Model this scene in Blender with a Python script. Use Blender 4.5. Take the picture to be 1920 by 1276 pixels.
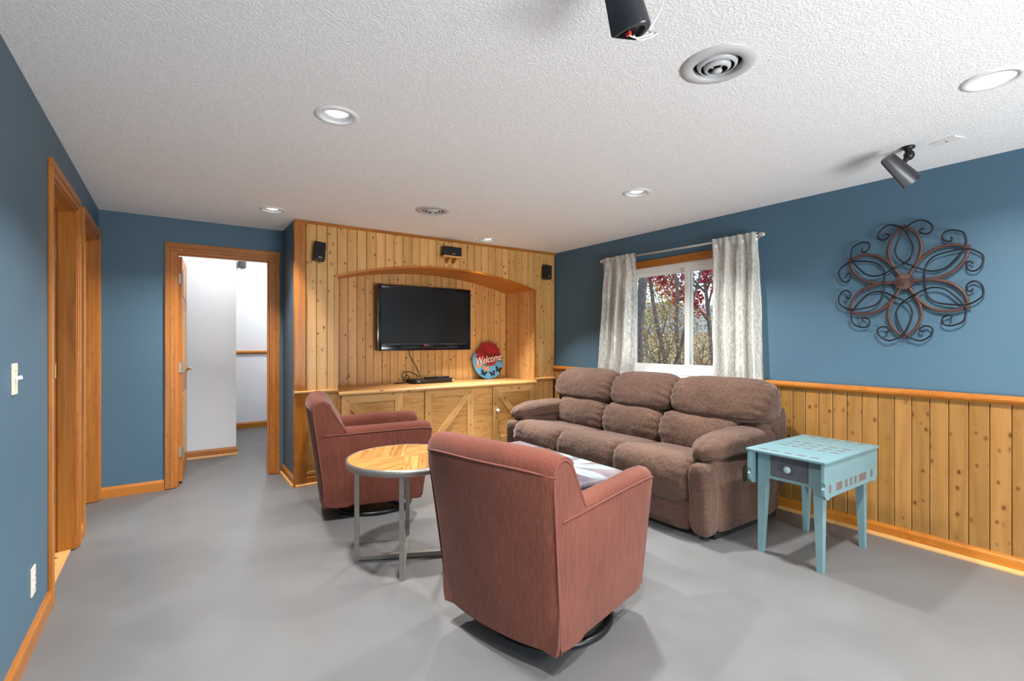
import bpy, bmesh, math, random
from mathutils import Vector, Matrix, Euler, noise
R = math.radians
PI = math.pi
for o in list(bpy.data.objects):
    bpy.data.objects.remove(o, do_unlink=True)
SC = bpy.context.scene
COL = SC.collection
random.seed(7)

# ---------------------------------------------------------------- camera, world, light, exposure
XL, XR, YF, XB, YW, H = -0.482, 3.823, 5.127, 0.881, 4.564, 2.33
YR = -2.7                                                # rear wall, behind the camera
cam_d = bpy.data.cameras.new('camera')
cam_d.sensor_width = 36.0
cam_d.lens = 36.0 * 915.5 / 1920.0
cam_d.shift_y = -1.0 / 1920.0
cam_d.clip_start = 0.02
cam = bpy.data.objects.new('camera', cam_d)
COL.objects.link(cam)
cam.location = (0, 0, 1.28)
cam.rotation_euler = (R(90), 0, R(-34.885))
SC.camera = cam

world = bpy.data.worlds.new('sky')
SC.world = world
world.use_nodes = True
wn = world.node_tree.nodes
bg = wn['Background']
sky = wn.new('ShaderNodeTexSky')
sky.sky_type = 'NISHITA'
sky.sun_disc = False
sky.sun_elevation = R(48)
sky.sun_rotation = R(200)
sky.air_density = 1.0
sky.dust_density = 0.2
world.node_tree.links.new(sky.outputs[0], bg.inputs[0])
bg.inputs[1].default_value = 0.27

sun_d = bpy.data.lights.new('sun', 'SUN')
sun_d.energy = 4.5
sun_d.angle = R(0.6)
sun_d.color = (1.0, 0.95, 0.86)
sun = bpy.data.objects.new('sun', sun_d)
COL.objects.link(sun)
sun.rotation_euler = Vector((-0.55, 0.10, -0.83)).to_track_quat('-Z', 'Y').to_euler()

# added fill lamp behind the camera, set in the invented patio door
rear_fill_d = bpy.data.lights.new('rear_fill', 'AREA')
rear_fill_d.shape = 'RECTANGLE'
rear_fill_d.size, rear_fill_d.size_y = 2.3, 1.95
rear_fill_d.energy = 15
rear_fill_d.color = (0.95, 0.98, 1.0)
rear_fill_ob = bpy.data.objects.new('rear_fill', rear_fill_d)
COL.objects.link(rear_fill_ob)
rear_fill_ob.location = (1.7, YR + 0.03, 1.08)
rear_fill_ob.rotation_euler = (R(90), 0, 0)

# added fill lamp tilted upward to brighten the ceiling; no paving is modelled
ceil_fill_d = bpy.data.lights.new('ceiling_fill', 'AREA')
ceil_fill_d.shape = 'RECTANGLE'
ceil_fill_d.size, ceil_fill_d.size_y = 2.3, 0.7
ceil_fill_d.energy = 160
ceil_fill_d.color = (0.96, 0.985, 1.0)
ceil_fill_ob = bpy.data.objects.new('ceiling_fill', ceil_fill_d)
COL.objects.link(ceil_fill_ob)
ceil_fill_ob.location = (1.7, YR + 0.30, 0.45)
ceil_fill_ob.rotation_euler = (R(90 + 48), 0, 0)

DOWN_W = 38.0                                            # watts of one recessed lamp
DOWN_C = (1.0, 0.985, 0.96)
SC.view_settings.view_transform = 'Standard'
SC.view_settings.look = 'None'
SC.view_settings.gamma = 1.0
SC.view_settings.use_curve_mapping = False
SC.view_settings.exposure = 0.22

# ---------------------------------------------------------------- materials
MATS = {}
def srgb(r, g, b):
    f = lambda c: (c / 255 / 12.92) if c / 255 <= 0.04045 else ((c / 255 + 0.055) / 1.055) ** 2.4
    return (f(r), f(g), f(b), 1.0)
class NT:
    def __init__(s, name):
        s.m = bpy.data.materials.new(name)
        s.m.use_nodes = True
        s.t = s.m.node_tree
        s.b = s.t.nodes['Principled BSDF']
        s.out = s.t.nodes['Material Output']
    def n(s, typ, ins=None, **kw):
        nd = s.t.nodes.new('ShaderNode' + typ)
        for k, v in kw.items():
            setattr(nd, k, v)
        for k, v in (ins or {}).items():
            s.set(nd.inputs[k], v)
        return nd
    def set(s, sock, v):
        if isinstance(v, bpy.types.NodeSocket):
            s.t.links.new(v, sock)
        else:
            sock.default_value = v
    def math(s, op, a, b=0.0, c=None):
        nd = s.n('Math', {0: a, 1: b}, operation=op)
        if c is not None:
            s.set(nd.inputs[2], c)
        return nd.outputs[0]
    def mix(s, f, a, b, blend='MIX'):
        nd = s.n('Mix', data_type='RGBA', blend_type=blend)
        s.set(nd.inputs[0], f); s.set(nd.inputs[6], a); s.set(nd.inputs[7], b)
        return nd.outputs[2]
    def ramp(s, f, stops):
        nd = s.n('ValToRGB', {0: f})
        el = nd.color_ramp.elements
        while len(el) < len(stops):
            el.new(0.5)
        for e, (p, c) in zip(el, stops):
            e.position = p
            e.color = c if hasattr(c, '__len__') else (c, c, c, 1)
        return nd.outputs[0]
    def range(s, f, a, b, c=0.0, d=1.0):
        return s.n('MapRange', {0: f, 1: a, 2: b, 3: c, 4: d}).outputs[0]
    def scaled(s, vec, sc):
        return s.n('VectorMath', {0: vec, 1: sc}, operation='MULTIPLY').outputs[0]
    def coords(s, rnd=True):
        c = s.n('TexCoord').outputs['Object']
        if not rnd:
            return c, None
        r = s.n('ObjectInfo').outputs['Random']
        off = s.n('CombineXYZ', {0: s.math('MULTIPLY', r, 13.7), 1: s.math('MULTIPLY', r, 37.1), 2: s.math('MULTIPLY', r, 71.3)}).outputs[0]
        return s.n('VectorMath', {0: c, 1: off}, operation='ADD').outputs[0], r
    def bump(s, h, st, dist=0.002):
        nb = s.n('Bump', {'Strength': st, 'Distance': dist, 'Height': h})
        s.t.links.new(nb.outputs[0], s.b.inputs['Normal'])
    def p(s, **kw):
        for k, v in kw.items():
            s.set(s.b.inputs[k.replace('_', ' ')], v)
        return s

def M(name, col, rough=0.5, metal=0.0, spec=0.5, noise_amt=0.0, nscale=30, bump=0.0, bscale=200, **kw):
    if name in MATS:
        return MATS[name]
    t = NT(name)
    c = col if len(col) == 4 else (*col, 1)
    t.p(Roughness=rough, Metallic=metal)
    t.b.inputs['Specular IOR Level'].default_value = spec
    if noise_amt:
        v, r = t.coords()
        nz = t.n('TexNoise', {'Vector': v, 'Scale': nscale, 'Detail': 4.0}).outputs[0]
        f = t.range(nz, 0.3, 0.7, 1 - noise_amt, 1 + noise_amt)
        cc = t.n('VectorMath', {0: c[:3], 1: t.n('CombineXYZ', {0: f, 1: f, 2: f}).outputs[0]}, operation='MULTIPLY').outputs[0]
        t.set(t.b.inputs['Base Color'], cc)
    else:
        t.b.inputs['Base Color'].default_value = c
    if bump:
        v, r = t.coords(False)
        t.bump(t.n('TexNoise', {'Vector': v, 'Scale': bscale, 'Detail': 3.0}).outputs[0], bump)
    for k, v in kw.items():
        t.set(t.b.inputs[k.replace('_', ' ')], v)
    MATS[name] = t.m
    return t.m

def pine(name, light, dark, knot, axis='z', knots=0.17, rough=0.36, figure=1.0, kscale=(16.0, 11.0)):
    """varnished pine; grain runs along the object's own axis"""
    if name in MATS:
        return MATS[name]
    t = NT(name)
    v, r = t.coords()
    sx = t.n('SeparateXYZ', {0: v})
    order = {'z': (0, 1, 2), 'x': (1, 2, 0), 'y': (0, 2, 1)}[axis]
    a, b, c = (sx.outputs[i] for i in order)
    def vec(ka, kb, kc):
        return t.n('CombineXYZ', {0: t.math('MULTIPLY', a, ka), 1: t.math('MULTIPLY', b, kb), 2: t.math('MULTIPLY', c, kc)}).outputs[0]
    ks, kl = kscale
    vor = t.n('TexVoronoi', {'Vector': vec(ks, ks, kl), 'Scale': 1.0}, feature='F1').outputs['Distance']
    fine = t.n('TexNoise', {'Vector': vec(170, 170, 3.0), 'Scale': 1.0, 'Detail': 3.0}).outputs[0]
    warp = t.n('TexNoise', {'Vector': vec(7, 7, 1.3), 'Scale': 1.0, 'Detail': 2.0}).outputs[0]
    near = t.math('POWER', t.range(vor, 0.0, 0.5, 1.0, 0.0), 2.0)
    ph = t.math('ADD', t.math('MULTIPLY', warp, 13.0 * figure), t.math('ADD', t.math('MULTIPLY', a, 70.0), t.math('MULTIPLY', near, 5.0)))
    ring = t.range(t.math('SINE', ph), -1.0, 1.0, 0.0, 1.0)
    ring = t.math('POWER', ring, 2.0)
    g = t.math('ADD', t.math('MULTIPLY', ring, 0.42), t.math('MULTIPLY', t.range(fine, 0.3, 0.7), 0.5))
    col = t.ramp(g, [(0.05, light), (0.95, dark)])
    tone = t.range(r, 0.0, 1.0, 0.84, 1.12)
    col = t.n('VectorMath', {0: col, 1: t.n('CombineXYZ', {0: tone, 1: tone, 2: t.math('POWER', tone, 1.4)}).outputs[0]}, operation='MULTIPLY').outputs[0]
    if knots:
        halo = t.range(vor, knots * 0.8, knots * 1.45, 0.5, 0.0)
        col = t.mix(halo, col, (dark[0] * 0.8, dark[1] * 0.66, dark[2] * 0.5, 1))
        kv = t.n('TexNoise', {'Vector': vec(9, 9, 5), 'Scale': 1.0}).outputs[0]
        kn = t.math('MULTIPLY', t.range(vor, knots * 0.4, knots, 1.0, 0.0), t.range(kv, 0.36, 0.56, 0.45, 1.0))
        col = t.mix(kn, col, knot)
    t.set(t.b.inputs['Base Color'], col)
    t.p(Roughness=rough)
    t.b.inputs['Specular IOR Level'].default_value = 0.45
    t.bump(g, 0.12, 0.001)
    MATS[name] = t.m
    return t.m
PL, PD, PK = srgb(220, 172, 108), srgb(202, 147, 84), srgb(84, 46, 24)
CL, CD = srgb(184, 115, 38), srgb(156, 86, 24)
for ax in 'xyz':
    pine('pine_plank_' + ax, PL, PD, PK, ax)
    pine('pine_trim_' + ax, CL, CD, PK, ax, knots=0.0, figure=1.3)
    pine('pine_pale_' + ax, srgb(206, 158, 98), srgb(188, 138, 80), PK, ax, knots=0.15, kscale=(17, 8))
pine('plywood_x', srgb(204, 154, 90), srgb(174, 118, 60), PK, 'x', knots=0.0, figure=3.2)
pine('plywood_z', srgb(200, 150, 88), srgb(168, 112, 54), PK, 'z', knots=0.0, figure=3.0)
pine('wain_z', srgb(157, 115, 62), srgb(138, 96, 46), PK, 'z')

def wall_paint(name, col, rough=0.5):
    t = NT(name)
    v, r = t.coords(False)
    nz = t.n('TexNoise', {'Vector': v, 'Scale': 1.3, 'Detail': 2.0}).outputs[0]
    c = t.mix(t.range(nz, 0.3, 0.7), (col[0] * 0.96, col[1] * 0.96, col[2] * 0.96, 1), (col[0] * 1.04, col[1] * 1.04, col[2] * 1.04, 1))
    t.set(t.b.inputs['Base Color'], c)
    t.p(Roughness=rough)
    t.b.inputs['Specular IOR Level'].default_value = 0.3
    t.bump(t.n('TexNoise', {'Vector': v, 'Scale': 160.0, 'Detail': 2.0}).outputs[0], 0.12, 0.001)
    MATS[name] = t.m
wall_paint('blue_paint', srgb(76, 104, 122))
wall_paint('white_paint', srgb(226, 227, 230), 0.6)

t = NT('ceiling_texture')
v, r = t.coords(False)
n1 = t.n('TexNoise', {'Vector': v, 'Scale': 105.0, 'Detail': 4.0, 'Roughness': 0.6}).outputs[0]
n2 = t.n('TexVoronoi', {'Vector': v, 'Scale': 135.0}, feature='SMOOTH_F1').outputs['Distance']
hgt = t.math('ADD', t.range(n1, 0.42, 0.62), t.math('MULTIPLY', n2, 0.6))
t.set(t.b.inputs['Base Color'], t.mix(t.range(n1, 0.3, 0.6), srgb(228, 228, 228), srgb(243, 243, 243)))
t.p(Roughness=0.9)
t.bump(hgt, 0.42, 0.004)
MATS['ceiling_texture'] = t.m

t = NT('grey_floor_paint')
v, r = t.coords(False)
n1 = t.n('TexNoise', {'Vector': v, 'Scale': 1.6, 'Detail': 5.0, 'Roughness': 0.6}).outputs[0]
n2 = t.n('TexNoise', {'Vector': v, 'Scale': 42.0, 'Detail': 4.0}).outputs[0]
c = t.mix(t.range(n1, 0.3, 0.7), srgb(95, 95, 95), srgb(104, 104, 104))
sp = t.n('TexVoronoi', {'Vector': v, 'Scale': 3.1}).outputs['Distance']
c = t.mix(t.range(sp, 0.012, 0.02, 0.7, 0.0), c, srgb(90, 86, 82))
t.set(t.b.inputs['Base Color'], c)
t.set(t.b.inputs['Roughness'], t.range(n1, 0.3, 0.7, 0.38, 0.52))
t.b.inputs['Specular IOR Level'].default_value = 0.4
t.bump(n2, 0.10, 0.001)
MATS['grey_floor_paint'] = t.m

def cloth(name, c1, c2, streak=(150, 150, 6), bump=0.35, sheen=0.5, scale2=3.0, wr=0.0, wscale=9.0):
    t = NT(name)
    v, r = t.coords(False)
    n1 = t.n('TexNoise', {'Vector': t.scaled(v, streak), 'Scale': 1.0, 'Detail': 3.0}).outputs[0]
    n2 = t.n('TexNoise', {'Vector': v, 'Scale': scale2, 'Detail': 4.0}).outputs[0]
    n3 = t.n('TexNoise', {'Vector': v, 'Scale': 420.0, 'Detail': 2.0}).outputs[0]
    f = t.math('ADD', t.math('MULTIPLY', t.range(n1, 0.3, 0.7), 0.55), t.math('MULTIPLY', t.range(n2, 0.3, 0.7), 0.45))
    t.set(t.b.inputs['Base Color'], t.mix(f, c1, c2))
    t.p(Roughness=0.92)
    t.b.inputs['Specular IOR Level'].default_value = 0.15
    t.b.inputs['Sheen Weight'].default_value = sheen
    t.b.inputs['Sheen Roughness'].default_value = 0.45
    t.b.inputs['Sheen Tint'].default_value = (1, 0.86, 0.8, 1)
    h = t.math('ADD', t.math('MULTIPLY', n1, 0.6), t.math('MULTIPLY', n3, 0.5))
    if wr:
        nw = t.n('TexNoise', {'Vector': v, 'Scale': wscale, 'Detail': 3.0, 'Distortion': 1.2}).outputs[0]
        h = t.math('ADD', h, t.math('MULTIPLY', nw, wr))
    t.bump(h, bump, 0.003)
    MATS[name] = t.m
cloth('rust_chenille', srgb(86, 47, 37), srgb(118, 67, 54), sheen=0.14)
cloth('brown_suede', srgb(58, 43, 36), srgb(96, 72, 60), sheen=0.22, streak=(60, 60, 60), wr=7.0, wscale=12.0, bump=0.55)
M('rust_piping', srgb(112, 62, 54), 0.9, noise_amt=0.1, nscale=200)
M('black_metal', srgb(16, 16, 18), 0.35, spec=0.5)
M('black_plastic', srgb(20, 20, 22), 0.42)
M('speaker_grille', srgb(24, 24, 26), 0.8, bump=0.4, bscale=600)
M('slate_plastic', srgb(46, 46, 52), 0.34)
M('tv_bezel', srgb(12, 14, 20), 0.12, spec=0.6)
M('tv_screen', srgb(26, 27, 29), 0.22, spec=0.5)
M('silver', srgb(200, 200, 200), 0.25, metal=0.9)
M('white_plastic', srgb(232, 231, 226), 0.4)
M('white_metal', srgb(224, 225, 226), 0.4)
M('pale_metal', srgb(186, 187, 188), 0.4)
M('vinyl_white', srgb(240, 239, 235), 0.35)
M('bone_plastic', srgb(222, 214, 194), 0.4)
M('brass', srgb(214, 176, 104), 0.25, metal=1.0)
M('steel_hinge', srgb(176, 170, 158), 0.35, metal=1.0)
M('dark_void', srgb(14, 14, 15), 0.9)
M('teal_paint', srgb(101, 132, 138), 0.5, noise_amt=0.05, nscale=8)
M('pale_teal', srgb(150, 172, 178), 0.4)
M('taupe_paint', srgb(98, 88, 84), 0.55)
M('slate_drawer', srgb(76, 79, 88), 0.5, noise_amt=0.06, nscale=60)
M('brushed_steel', srgb(150, 146, 138), 0.38, metal=0.85, noise_amt=0.08, nscale=40)
M('rust_bronze', srgb(80, 56, 50), 0.5, metal=0.35, noise_amt=0.25, nscale=60)
M('dark_wire', srgb(36, 34, 38), 0.4, metal=0.6)
M('blue_board', srgb(92, 158, 196), 0.5, noise_amt=0.16, nscale=22)
M('red_petal', srgb(168, 26, 28), 0.5, noise_amt=0.25, nscale=40)
M('dark_red_petal', srgb(128, 16, 20), 0.5, noise_amt=0.25, nscale=40)
M('orange_wing', srgb(232, 138, 62), 0.5, noise_amt=0.1)
M('cream_paint', srgb(240, 234, 218), 0.5)
M('green_paint', srgb(70, 140, 110), 0.5)
M('red_clip', srgb(206, 60, 54), 0.4)
M('dark_navy', srgb(34, 38, 48), 0.4)
M('black_rubber', srgb(18, 17, 17), 0.6)
M('bark', srgb(112, 102, 98), 0.9, noise_amt=0.35, nscale=16, bump=0.6, bscale=30)
M('bark_light', srgb(150, 134, 122), 0.9, noise_amt=0.35, nscale=16)
M('leaf_red', srgb(190, 52, 84), 0.6, noise_amt=0.4, nscale=6)
M('leaf_yellow', srgb(206, 184, 92), 0.6, noise_amt=0.3, nscale=5)
M('leaf_rust', srgb(188, 150, 102), 0.7, noise_amt=0.4, nscale=5)
M('dry_grass', srgb(150, 138, 96), 0.9, noise_amt=0.3, nscale=2)
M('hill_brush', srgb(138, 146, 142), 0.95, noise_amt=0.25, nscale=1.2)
M('concrete', srgb(150, 148, 145), 0.8)
M('rod_metal', srgb(206, 200, 190), 0.35, metal=0.6)

t = NT('lamp_lens')
t.p(**{'Base_Color': (1, 1, 1, 1)})
t.b.inputs['Emission Color'].default_value = (1.0, 0.97, 0.93, 1)
t.b.inputs['Emission Strength'].default_value = 2.2
MATS['lamp_lens'] = t.m

t = NT('window_glass')
gl = t.n('BsdfGlossy', {'Roughness': 0.0})
tr = t.n('BsdfTransparent', {'Color': (0.97, 0.98, 0.98, 1)})
fr = t.n('Fresnel', {'IOR': 1.35})
mx = t.n('MixShader', {0: fr.outputs[0], 1: tr.outputs[0], 2: gl.outputs[0]})
t.t.links.new(mx.outputs[0], t.out.inputs[0])
MATS['window_glass'] = t.m

t = NT('damask_curtain')
v, r = t.coords(False)
dis = t.n('TexNoise', {'Vector': v, 'Scale': 7.0, 'Detail': 2.0, 'Distortion': 2.5}).outputs[0]
wv = t.n('TexWave', {'Vector': v, 'Scale': 9.0, 'Distortion': 14.0, 'Detail': 2.0, 'Detail Scale': 1.4}).outputs['Fac']
pat = t.range(wv, 0.35, 0.65)
colr = t.mix(pat, srgb(236, 235, 228), srgb(218, 217, 211))
df = t.n('BsdfDiffuse', {'Color': colr})
tl = t.n('BsdfTranslucent', {'Color': t.mix(pat, srgb(240, 238, 228), srgb(205, 202, 196))})
gs = t.n('BsdfGlossy', {'Roughness': 0.35, 'Color': (0.9, 0.9, 0.9, 1)})
m1 = t.n('MixShader', {0: 0.5, 1: df.outputs[0], 2: tl.outputs[0]})
m2 = t.n('MixShader', {0: t.math('MULTIPLY', pat, 0.14), 1: m1.outputs[0], 2: gs.outputs[0]})
t.t.links.new(m2.outputs[0], t.out.inputs[0])
bmp = t.n('Bump', {'Strength': 0.3, 'Distance': 0.002, 'Height': wv})
t.t.links.new(bmp.outputs[0], df.inputs['Normal'])
MATS['damask_curtain'] = t.m

# printed lily on the coffee table: petals laid out in the table's own plane
t = NT('lily_print')
v, r = t.coords(False)
sx = t.n('SeparateXYZ', {0: v})
px = t.math('SUBTRACT', sx.outputs[0], 0.02)
py = t.math('SUBTRACT', sx.outputs[1], -0.20)
ang = t.math('ARCTAN2', py, px)
rad = t.math('SQRT', t.math('ADD', t.math('MULTIPLY', px, px), t.math('MULTIPLY', py, py)))
pet = t.math('ABSOLUTE', t.math('COSINE', t.math('MULTIPLY', ang, 4.0)))
lim = t.math('MULTIPLY', t.math('POWER', pet, 0.8), 0.40)
mask = t.range(t.math('SUBTRACT', rad, lim), -0.10, 0.03, 1.0, 0.0)
nz = t.n('TexNoise', {'Vector': v, 'Scale': 5.0, 'Detail': 4.0}).outputs[0]
back = t.mix(t.range(nz, 0.35, 0.65), srgb(92, 86, 94), srgb(136, 126, 130))
petc = t.mix(t.range(t.math('FRACT', t.math('MULTIPLY', ang, 3.2)), 0, 1), srgb(176, 196, 198), srgb(118, 164, 172))
c = t.mix(mask, back, petc)
c = t.mix(t.range(rad, 0.03, 0.09, 0.9, 0.0), c, srgb(226, 206, 190))
t.set(t.b.inputs['Base Color'], c)
t.p(Roughness=0.08)
MATS['lily_print'] = t.m

# ---------------------------------------------------------------- mesh helpers
def mesh_obj(name, bm, mat, parent=None, loc=(0, 0, 0), rot=(0, 0, 0), smooth=False, auto=None):
    me = bpy.data.meshes.new(name)
    bmesh.ops.recalc_face_normals(bm, faces=bm.faces)
    bm.to_mesh(me)
    bm.free()
    mats = mat if isinstance(mat, (list, tuple)) else [mat]
    for m in mats:
        me.materials.append(MATS[m])
    if smooth or auto:
        for p in me.polygons:
            p.use_smooth = True
        if auto:
            me.set_sharp_from_angle(angle=R(auto))
    return link(name, me, parent, loc, rot)
def link(name, me, parent=None, loc=(0, 0, 0), rot=(0, 0, 0)):
    o = bpy.data.objects.new(name, me)
    COL.objects.link(o)
    o.location = loc
    o.rotation_euler = rot
    o.parent = parent
    return o
def tag(o, label, cat, group=None, kind=None):
    o['label'] = label
    o['category'] = cat
    if group: o['group'] = group
    if kind: o['kind'] = kind
    return o
def thing(name, label, cat, loc=(0, 0, 0), rz=0.0, group=None, kind=None, rot=None):
    o = link(name, None, None, loc, rot or (0, 0, rz))
    return tag(o, label, cat, group, kind)
def BM():
    return bmesh.new()
def box(bm, x0, x1, y0, y1, z0, z1, bev=0.0, seg=2):
    vs = [bm.verts.new((x, y, z)) for x in (x0, x1) for y in (y0, y1) for z in (z0, z1)]
    q = [(0, 1, 3, 2), (4, 6, 7, 5), (0, 4, 5, 1), (2, 3, 7, 6), (0, 2, 6, 4), (1, 5, 7, 3)]
    fs = [bm.faces.new([vs[i] for i in f]) for f in q]
    if bev:
        es = list({e for f in fs for e in f.edges})
        bmesh.ops.bevel(bm, geom=es, offset=bev, segments=seg, profile=0.6, affect='EDGES')
    return bm
def prism(bm, poly, axis, d0, d1, bev=0.0):
    """polygon extruded along axis; poly gives the two other coordinates in xyz order"""
    def P(a, b, d):
        return {'x': (d, a, b), 'y': (a, d, b), 'z': (a, b, d)}[axis]
    A = [bm.verts.new(P(a, b, d0)) for a, b in poly]
    B = [bm.verts.new(P(a, b, d1)) for a, b in poly]
    n = len(poly)
    fs = [bm.faces.new(A[::-1]), bm.faces.new(B)]
    for i in range(n):
        fs.append(bm.faces.new((A[i], A[(i + 1) % n], B[(i + 1) % n], B[i])))
    if bev:
        es = list({e for f in fs[:2] for e in f.edges})
        bmesh.ops.bevel(bm, geom=es, offset=bev, segments=2, profile=0.6, affect='EDGES')
    return bm
def lathe(bm, prof, n=32, c=(0, 0, 0), close=False):
    rings = []
    for r, z in prof:
        if r < 1e-6:
            rings.append([bm.verts.new((c[0], c[1], c[2] + z))])
        else:
            rings.append([bm.verts.new((c[0] + r * math.cos(2 * PI * k / n), c[1] + r * math.sin(2 * PI * k / n), c[2] + z)) for k in range(n)])
    pairs = list(zip(rings, rings[1:])) + ([(rings[-1], rings[0])] if close else [])
    for a, b in pairs:
        for k in range(n):
            k2 = (k + 1) % n
            if len(a) == 1 and len(b) == 1: continue
            if len(a) == 1: bm.faces.new((a[0], b[k2], b[k]))
            elif len(b) == 1: bm.faces.new((a[k], a[k2], b[0]))
            else: bm.faces.new((a[k], a[k2], b[k2], b[k]))
    return bm
def tube(bm, pts, r, n=8, cyc=False, flat=None):
    """r: number or list; flat=(normal, ratio) squashes the section along a fixed normal"""
    pts = [Vector(p) for p in pts]
    m = len(pts)
    rings = []
    prev = None
    for i, p in enumerate(pts):
        a = pts[(i - 1) % m] if (cyc or i > 0) else p
        b = pts[(i + 1) % m] if (cyc or i < m - 1) else p
        d = (b - a).normalized()
        if flat:
            u = Vector(flat[0])
            w = d.cross(u).normalized()
            ru = flat[1]
        else:
            u = prev if prev is not None else (Vector((0, 0, 1)) if abs(d.z) < 0.9 else Vector((1, 0, 0)))
            u = (u - d * u.dot(d)).normalized()
            prev = u
            w = d.cross(u)
            ru = 1.0
        rr = r[i] if hasattr(r, '__len__') else r
        rings.append([bm.verts.new(p + (u * math.cos(2 * PI * k / n) * ru + w * math.sin(2 * PI * k / n)) * rr) for k in range(n)])
    for i in range(m if cyc else m - 1):
        a, b = rings[i], rings[(i + 1) % m]
        for k in range(n):
            bm.faces.new((a[k], a[(k + 1) % n], b[(k + 1) % n], b[k]))
    if not cyc:
        bm.faces.new(rings[0][::-1]); bm.faces.new(rings[-1])
    return bm
def spline(pts, per=6, cyc=False):
    P = [Vector(p) for p in pts]
    n = len(P)
    out = []
    for i in range(n if cyc else n - 1):
        p0 = P[(i - 1) % n] if (cyc or i > 0) else P[i]
        p1, p2 = P[i], P[(i + 1) % n]
        p3 = P[(i + 2) % n] if (cyc or i + 2 < n) else p2
        for k in range(per):
            s = k / per
            out.append(0.5 * ((2 * p1) + (p2 - p0) * s + (2 * p0 - 5 * p1 + 4 * p2 - p3) * s * s + (3 * p1 - p0 - 3 * p2 + p3) * s ** 3))
    if not cyc:
        out.append(P[-1])
    return out
def superq(bm, c, half, k=4.0, N=14, fn=None):
    """pillowy block: a cube grid pushed onto a superellipsoid"""
    ks = k if hasattr(k, '__len__') else (k, k, k)
    vs = {}
    def V(p):
        key = tuple(round(q, 5) for q in p)
        if key not in vs:
            kk = sum(ks) / 3
            r = sum(abs(q) ** kk for q in p) ** (1 / kk)
            q = Vector((p[0] / r * half[0], p[1] / r * half[1], p[2] / r * half[2]))
            if fn: q = fn(q)
            vs[key] = bm.verts.new(Vector(c) + q)
        return vs[key]
    g = [math.tan(-PI / 4 + PI / 2 * i / N) for i in range(N + 1)]
    for ax in range(3):
        for sgn in (-1, 1):
            for i in range(N):
                for j in range(N):
                    q = []
                    for a, b in ((i, j), (i + 1, j), (i + 1, j + 1), (i, j + 1)):
                        p = [0, 0, 0]
                        p[ax] = sgn; p[(ax + 1) % 3] = g[a]; p[(ax + 2) % 3] = g[b]
                        q.append(V(p))
                    bm.faces.new(q)
    return bm
def loft_y(bm, prof, y0, y1, n=20, pw=5.0, fn=None, cen=None):
    """closed x-z profile swept along y, drawn in at both ends like a stuffed cushion"""
    cx = cen[0] if cen else sum(p[0] for p in prof) / len(prof)
    cz = cen[1] if cen else sum(p[1] for p in prof) / len(prof)
    rings = []
    for j in range(n + 1):
        t_ = -math.cos(PI * j / n)
        s = max(0.02, (1 - abs(t_) ** pw)) ** (1 / pw)
        y = (y0 + y1) / 2 + t_ * (y1 - y0) / 2
        ring = []
        for (x, z) in prof:
            q = Vector((cx + (x - cx) * s, y, cz + (z - cz) * s))
            if fn: q = fn(q, t_)
            ring.append(bm.verts.new(q))
        rings.append(ring)
    m = len(prof)
    for a, b in zip(rings, rings[1:]):
        for k in range(m):
            bm.faces.new((a[k], a[(k + 1) % m], b[(k + 1) % m], b[k]))
    bm.faces.new(rings[0][::-1]); bm.faces.new(rings[-1])
    return bm
def copy_tree(o, parent=None):
    c = o.copy()
    COL.objects.link(c)
    if parent is not None:
        c.parent = parent
    for ch in [q for q in bpy.data.objects if q.parent == o]:
        copy_tree(ch, c)
    return c
def text_mesh(name, body, size, mat, parent, loc, rot, depth=0.001, shear=0.0, align='CENTER', squash=1.0):
    cu = bpy.data.curves.new(name, 'FONT')
    cu.body = body; cu.size = size; cu.extrude = depth; cu.shear = shear
    cu.align_x = align; cu.align_y = 'CENTER'
    cu.resolution_u = 3
    ob = bpy.data.objects.new(name, cu)
    COL.objects.link(ob)
    me = bpy.data.meshes.new_from_object(ob.evaluated_get(bpy.context.evaluated_depsgraph_get()))
    bpy.data.objects.remove(ob, do_unlink=True)
    bpy.data.curves.remove(cu)
    me.name = name
    me.materials.clear()
    me.materials.append(MATS[mat])
    o = link(name, me, parent, loc, rot)
    o.scale = (squash, 1, 1)
    return o
def cut(o, cutter_bm):
    """boolean difference worked out once; the cutter is not kept"""
    me = bpy.data.meshes.new('tmp')
    bmesh.ops.recalc_face_normals(cutter_bm, faces=cutter_bm.faces)
    cutter_bm.to_mesh(me); cutter_bm.free()
    c = link('tmp', me)
    md = o.modifiers.new('b', 'BOOLEAN')
    md.operation = 'DIFFERENCE'; md.object = c; md.solver = 'EXACT'
    new = bpy.data.meshes.new_from_object(o.evaluated_get(bpy.context.evaluated_depsgraph_get()))
    o.modifiers.clear()
    o.data = new
    bpy.data.objects.remove(c, do_unlink=True)
    bpy.data.meshes.remove(me)
def wob(q, amp, sc, seed=0.0):
    return noise.noise(Vector((q[0] * sc + seed, q[1] * sc - seed, q[2] * sc + 2 * seed))) * amp

# ---------------------------------------------------------------- the room shell
def struct(name, bm, mat, label, cat, parent=None, **kw):
    o = mesh_obj(name, bm, mat, parent, **kw)
    if parent is None:
        tag(o, label, cat, kind='structure')
    return o
bm = BM(); box(bm, -2.3, XR + 0.12, YR - 0.12, 8.15, -0.1, 0.0)
struct('floor', bm, 'grey_floor_paint', 'grey painted concrete floor running through the whole room', 'floor')

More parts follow.
